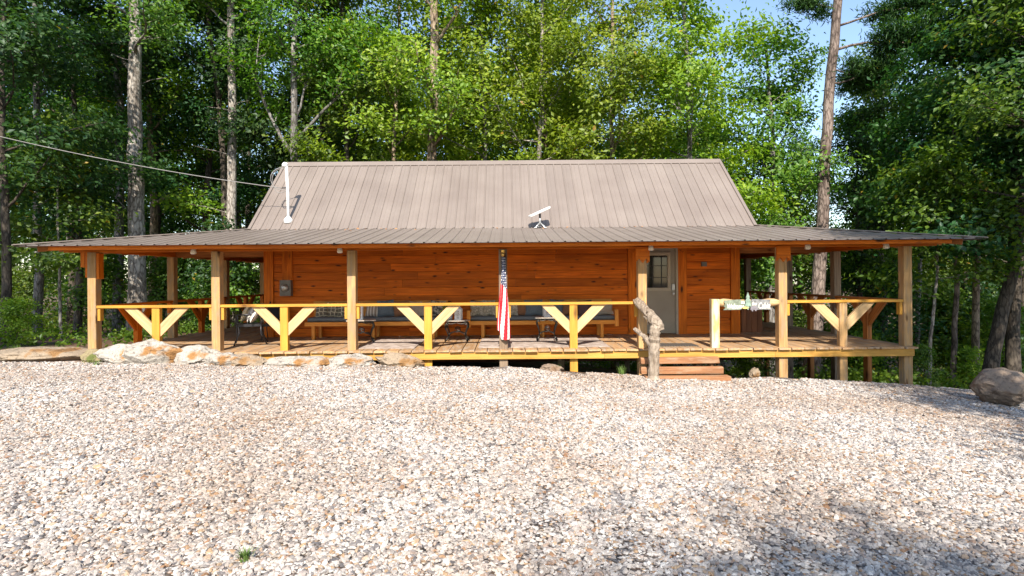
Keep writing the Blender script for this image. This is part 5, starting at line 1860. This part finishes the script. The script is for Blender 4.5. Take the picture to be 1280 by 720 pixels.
M['rug'] = fabric('faded_rug', 'flower', (0.33, 0.26, 0.215), (0.46, 0.38, 0.33), .35)
rug(wx(450, 11.2), wx(533, 12.75), 11.0, 12.7, M['rug'], 'faded grey beige rug on the deck before the left bench')
rug(-.55, 2.05, 11.0, 12.7, M['rug'], 'faded grey beige rug on the deck right of the flag')
M['mat'] = fabric('dark_mat', 'stripe', (0.035, 0.03, 0.026), (0.12, 0.10, 0.08), 1.4)
rug(wx(826, 11.0), wx(873, 11.0), 11.0, 11.45, M['mat'], 'dark ribbed door mat at the top of the steps', 'door_mat')

# ------------------------------------------------------------------ roof fittings
mast_b = Vector((wx(361, 13.45), 13.45, 0)); mast_b.z = BZ + (RZ - BZ) * (13.45 - BY0) / (RY - BY0)
ms = empty('service_mast', mast_b)
tag(ms, 'white electric service mast with weatherhead on the left of the main roof', 'mast')
lathe('flashing', [(.11, -.06), (.10, .04), (.045, .10), (.04, .12)], M['white'], ms, 14)
tubes_obj('pipe', [([(0, 0, -.1), (-.005, 0, .6), (-.03, -.02, 1.32)], [.034, .034, .034])], M['white'], ms, 12)
wh = lathe('weatherhead', [(.036, 0), (.05, .03), (.075, .05), (.07, .09), (.035, .125)], M['white'], ms, 12)
wh.location = (-.035, -.02, 1.29); wh.rotation_euler = (0, math.radians(-25), 0)
loop = [(-.08, -.03, 1.31), (-.22, -.06, 1.27), (-.37, -.08, 1.17), (-.40, -.08, 1.02), (-.36, -.07, .86), (-.27, -.06, .77), (-.16, -.04, .74), (-.04, -.03, .76)]
tubes_obj('wire_loop', [(bezier(loop, 18), [.010] * 18), (bezier([(a + .03, b + .02, c - .05 + .06 * math.sin(i)) for i, (a, b, c) in enumerate(loop)], 18), [.008] * 18)], M['rope'], ms, 6)
tubes_obj('insulator', [([(-.04, -.03, .80), (-.13, -.04, .79)], [.018, .012])], M['black'], ms, 8)
A = mast_b + Vector((-.13, -.04, .79)); 
Pf = Vector((wx(-170, 12.6), 12.6, wz(-170, 126, 12.6)))
wp = []
for i in range(40):
    t = i / 39
    p = A + (Pf - A) * t
    p.z -= .55 * 4 * t * (1 - t) * .35
    wp.append(tuple(p))
pw_ = tubes_obj('power_line', [(np.array(wp), [.010] * 40)], M['rope'], None, 6)
tag(pw_, 'grey twisted overhead power line running from left woods to the roof mast', 'power line')
up_ = empty('utility_pole', (Pf.x, Pf.y + .14, ground_z(Pf.x, Pf.y) - .3))
tag(up_, 'wooden utility pole at the left end of the power line', 'utility pole')
hh_ = Pf.z - up_.location.z
lathe('shaft', [(.15, 0), (.12, hh_ + .6)], M['bark_grey'], up_, 10)
o = tubes_obj('hook', [([(0, -.12, hh_ + .05), (0, -.15, hh_)], [.02, .02])], M['iron'], up_, 6)

SDY = 12.95
sdx = wx(675.5, SDY); sdz = roof_z(sdx, SDY)
sd_ = empty('satellite_dish', (sdx, SDY, sdz))
tag(sd_, 'flat white satellite internet dish on a short tripod at the roof break', 'satellite dish')
for k, a in enumerate((-2.3, -.85, 1.57)):
    ca, sa_ = math.cos(a), math.sin(a)
    tubes_obj('tripod_leg', [([(0, 0, .14), (.17 * ca, .17 * sa_, .03 + .174 * .17 * sa_)], [.016, .016])], M['galv'], sd_, 6)
    o = lathe('foot_pad', [(.035, .024), (.035, .036)], M['white'], sd_, 10)
    o.location = (.17 * ca, .17 * sa_, .174 * .17 * sa_)
tubes_obj('stem', [([(0, 0, .10), (0, 0, .27)], [.02, .02])], M['galv'], sd_, 8)
tubes_obj('pivot', [([(0, 0, .25), (0, 0, .34)], [.024, .024])], M['black'], sd_, 8)
vs, fs = [], []
n = 28
for z in (-.016, .012, .02):
    for k in range(n):
        a = 2 * math.pi * k / n
        sq = lambda c, p: math.copysign(abs(c) ** p, c)
        s_ = .97 if z != .012 else 1
        vs.append((.275 * sq(math.cos(a), .35) * s_, .17 * sq(math.sin(a), .35) * s_, z))
for r in range(2):
    for k in range(n):
        fs.append((r * n + k, r * n + (k + 1) % n, (r + 1) * n + (k + 1) % n, (r + 1) * n + k))
fs += [tuple(range(n - 1, -1, -1)), tuple(range(2 * n, 3 * n))]
o = mesh_obj('panel', vs, fs, M['white'], sd_)
o.location = (-.01, 0, .385); o.rotation_euler = (math.radians(8), math.radians(-24), 0)


# fallen leaves on the roof, twigs and tufts on the gravel
def fallen_leaves():
    rs = np.random.RandomState(5)
    n = 34
    x = rs.uniform(-5.9, 5.8, n); y = BY0 - np.abs(rs.normal(0, .25, n)) - .03
    z = np.array([roof_z(a, b) for a, b in zip(x, y)]) + .012
    P = np.stack([x, y, z], axis=1)
    Nn = np.tile(np.array([0, -.2, 1.0]), (n, 1)) + rs.normal(size=(n, 3)) * .25
    Nn /= np.linalg.norm(Nn, axis=1)[:, None]
    m = plain('dry_leaf', (0.42, 0.20, 0.08), .8, var=.4)
    me = leaf_mesh('fallen_leaves', P, Nn, rs.normal(size=(n, 3)), rs.uniform(.05, .10, n), rs.uniform(size=n), m)
    o = link(bpy.data.objects.new('fallen_leaves', me)); stuff(o)
    tag(o, 'scattered dry brown leaves lying along the roof break', 'leaves')


fallen_leaves()


def tuft(px, py, D, n, hgt, label):
    rs = np.random.RandomState(int(px))
    x = wx(px, D); z = ground_z(x, D)
    vs, fs = [], []
    for k in range(n):
        a = rs.uniform(0, 6.28); r = rs.uniform(0, hgt * .35); ln = hgt * rs.uniform(.5, 1.1)
        bx, by = r * math.cos(a), r * math.sin(a)
        lean = rs.uniform(.1, .7)
        wv = .006
        px_, py_ = -math.sin(a) * wv, math.cos(a) * wv
        b = len(vs)
        for t in (0, .5, 1):
            ox = bx + math.cos(a) * lean * ln * t * t; oy = by + math.sin(a) * lean * ln * t * t
            zz = ln * t * (1 - .25 * t)
            s = 1 - t * .95
            vs += [(ox + px_ * s, oy + py_ * s, zz), (ox - px_ * s, oy - py_ * s, zz)]
        fs += [(b, b + 1, b + 3, b + 2), (b + 2, b + 3, b + 5, b + 4)]
    o = mesh_obj('grass_tuft', vs, fs, M['grassblade'])
    o.location = (x, D, z)
    tag(o, label, 'grass')


M['grassblade'] = plain('grass_blade', (0.10, 0.17, 0.03), .7, var=.4, scale=25)
tuft(304, 706, 3.38, 60, .11, 'small green grass tuft alone on the gravel at the front')
tuft(776, 462, 10.5, 50, .22, 'green grass tuft at the gravel edge under the deck left of the steps')
tuft(695, 460, 10.5, 30, .18, 'thin grass tuft behind the flat grey stone under the deck')
tuft(120, 447, 9.95, 40, .16, 'grass tuft between pale rocks at the left corner post')
tuft(1170, 478, 11.6, 60, .20, 'low grass by the right corner post at the gravel edge')
tuft(20, 436, 11.6, 60, .3, 'grass growing behind the long flat rock at far left')
tuft(66, 436, 11.8, 60, .3, 'grass behind the right end of the long flat rock')
tuft(926, 470, 10.9, 40, .16, 'grass at the right end of the timber steps')
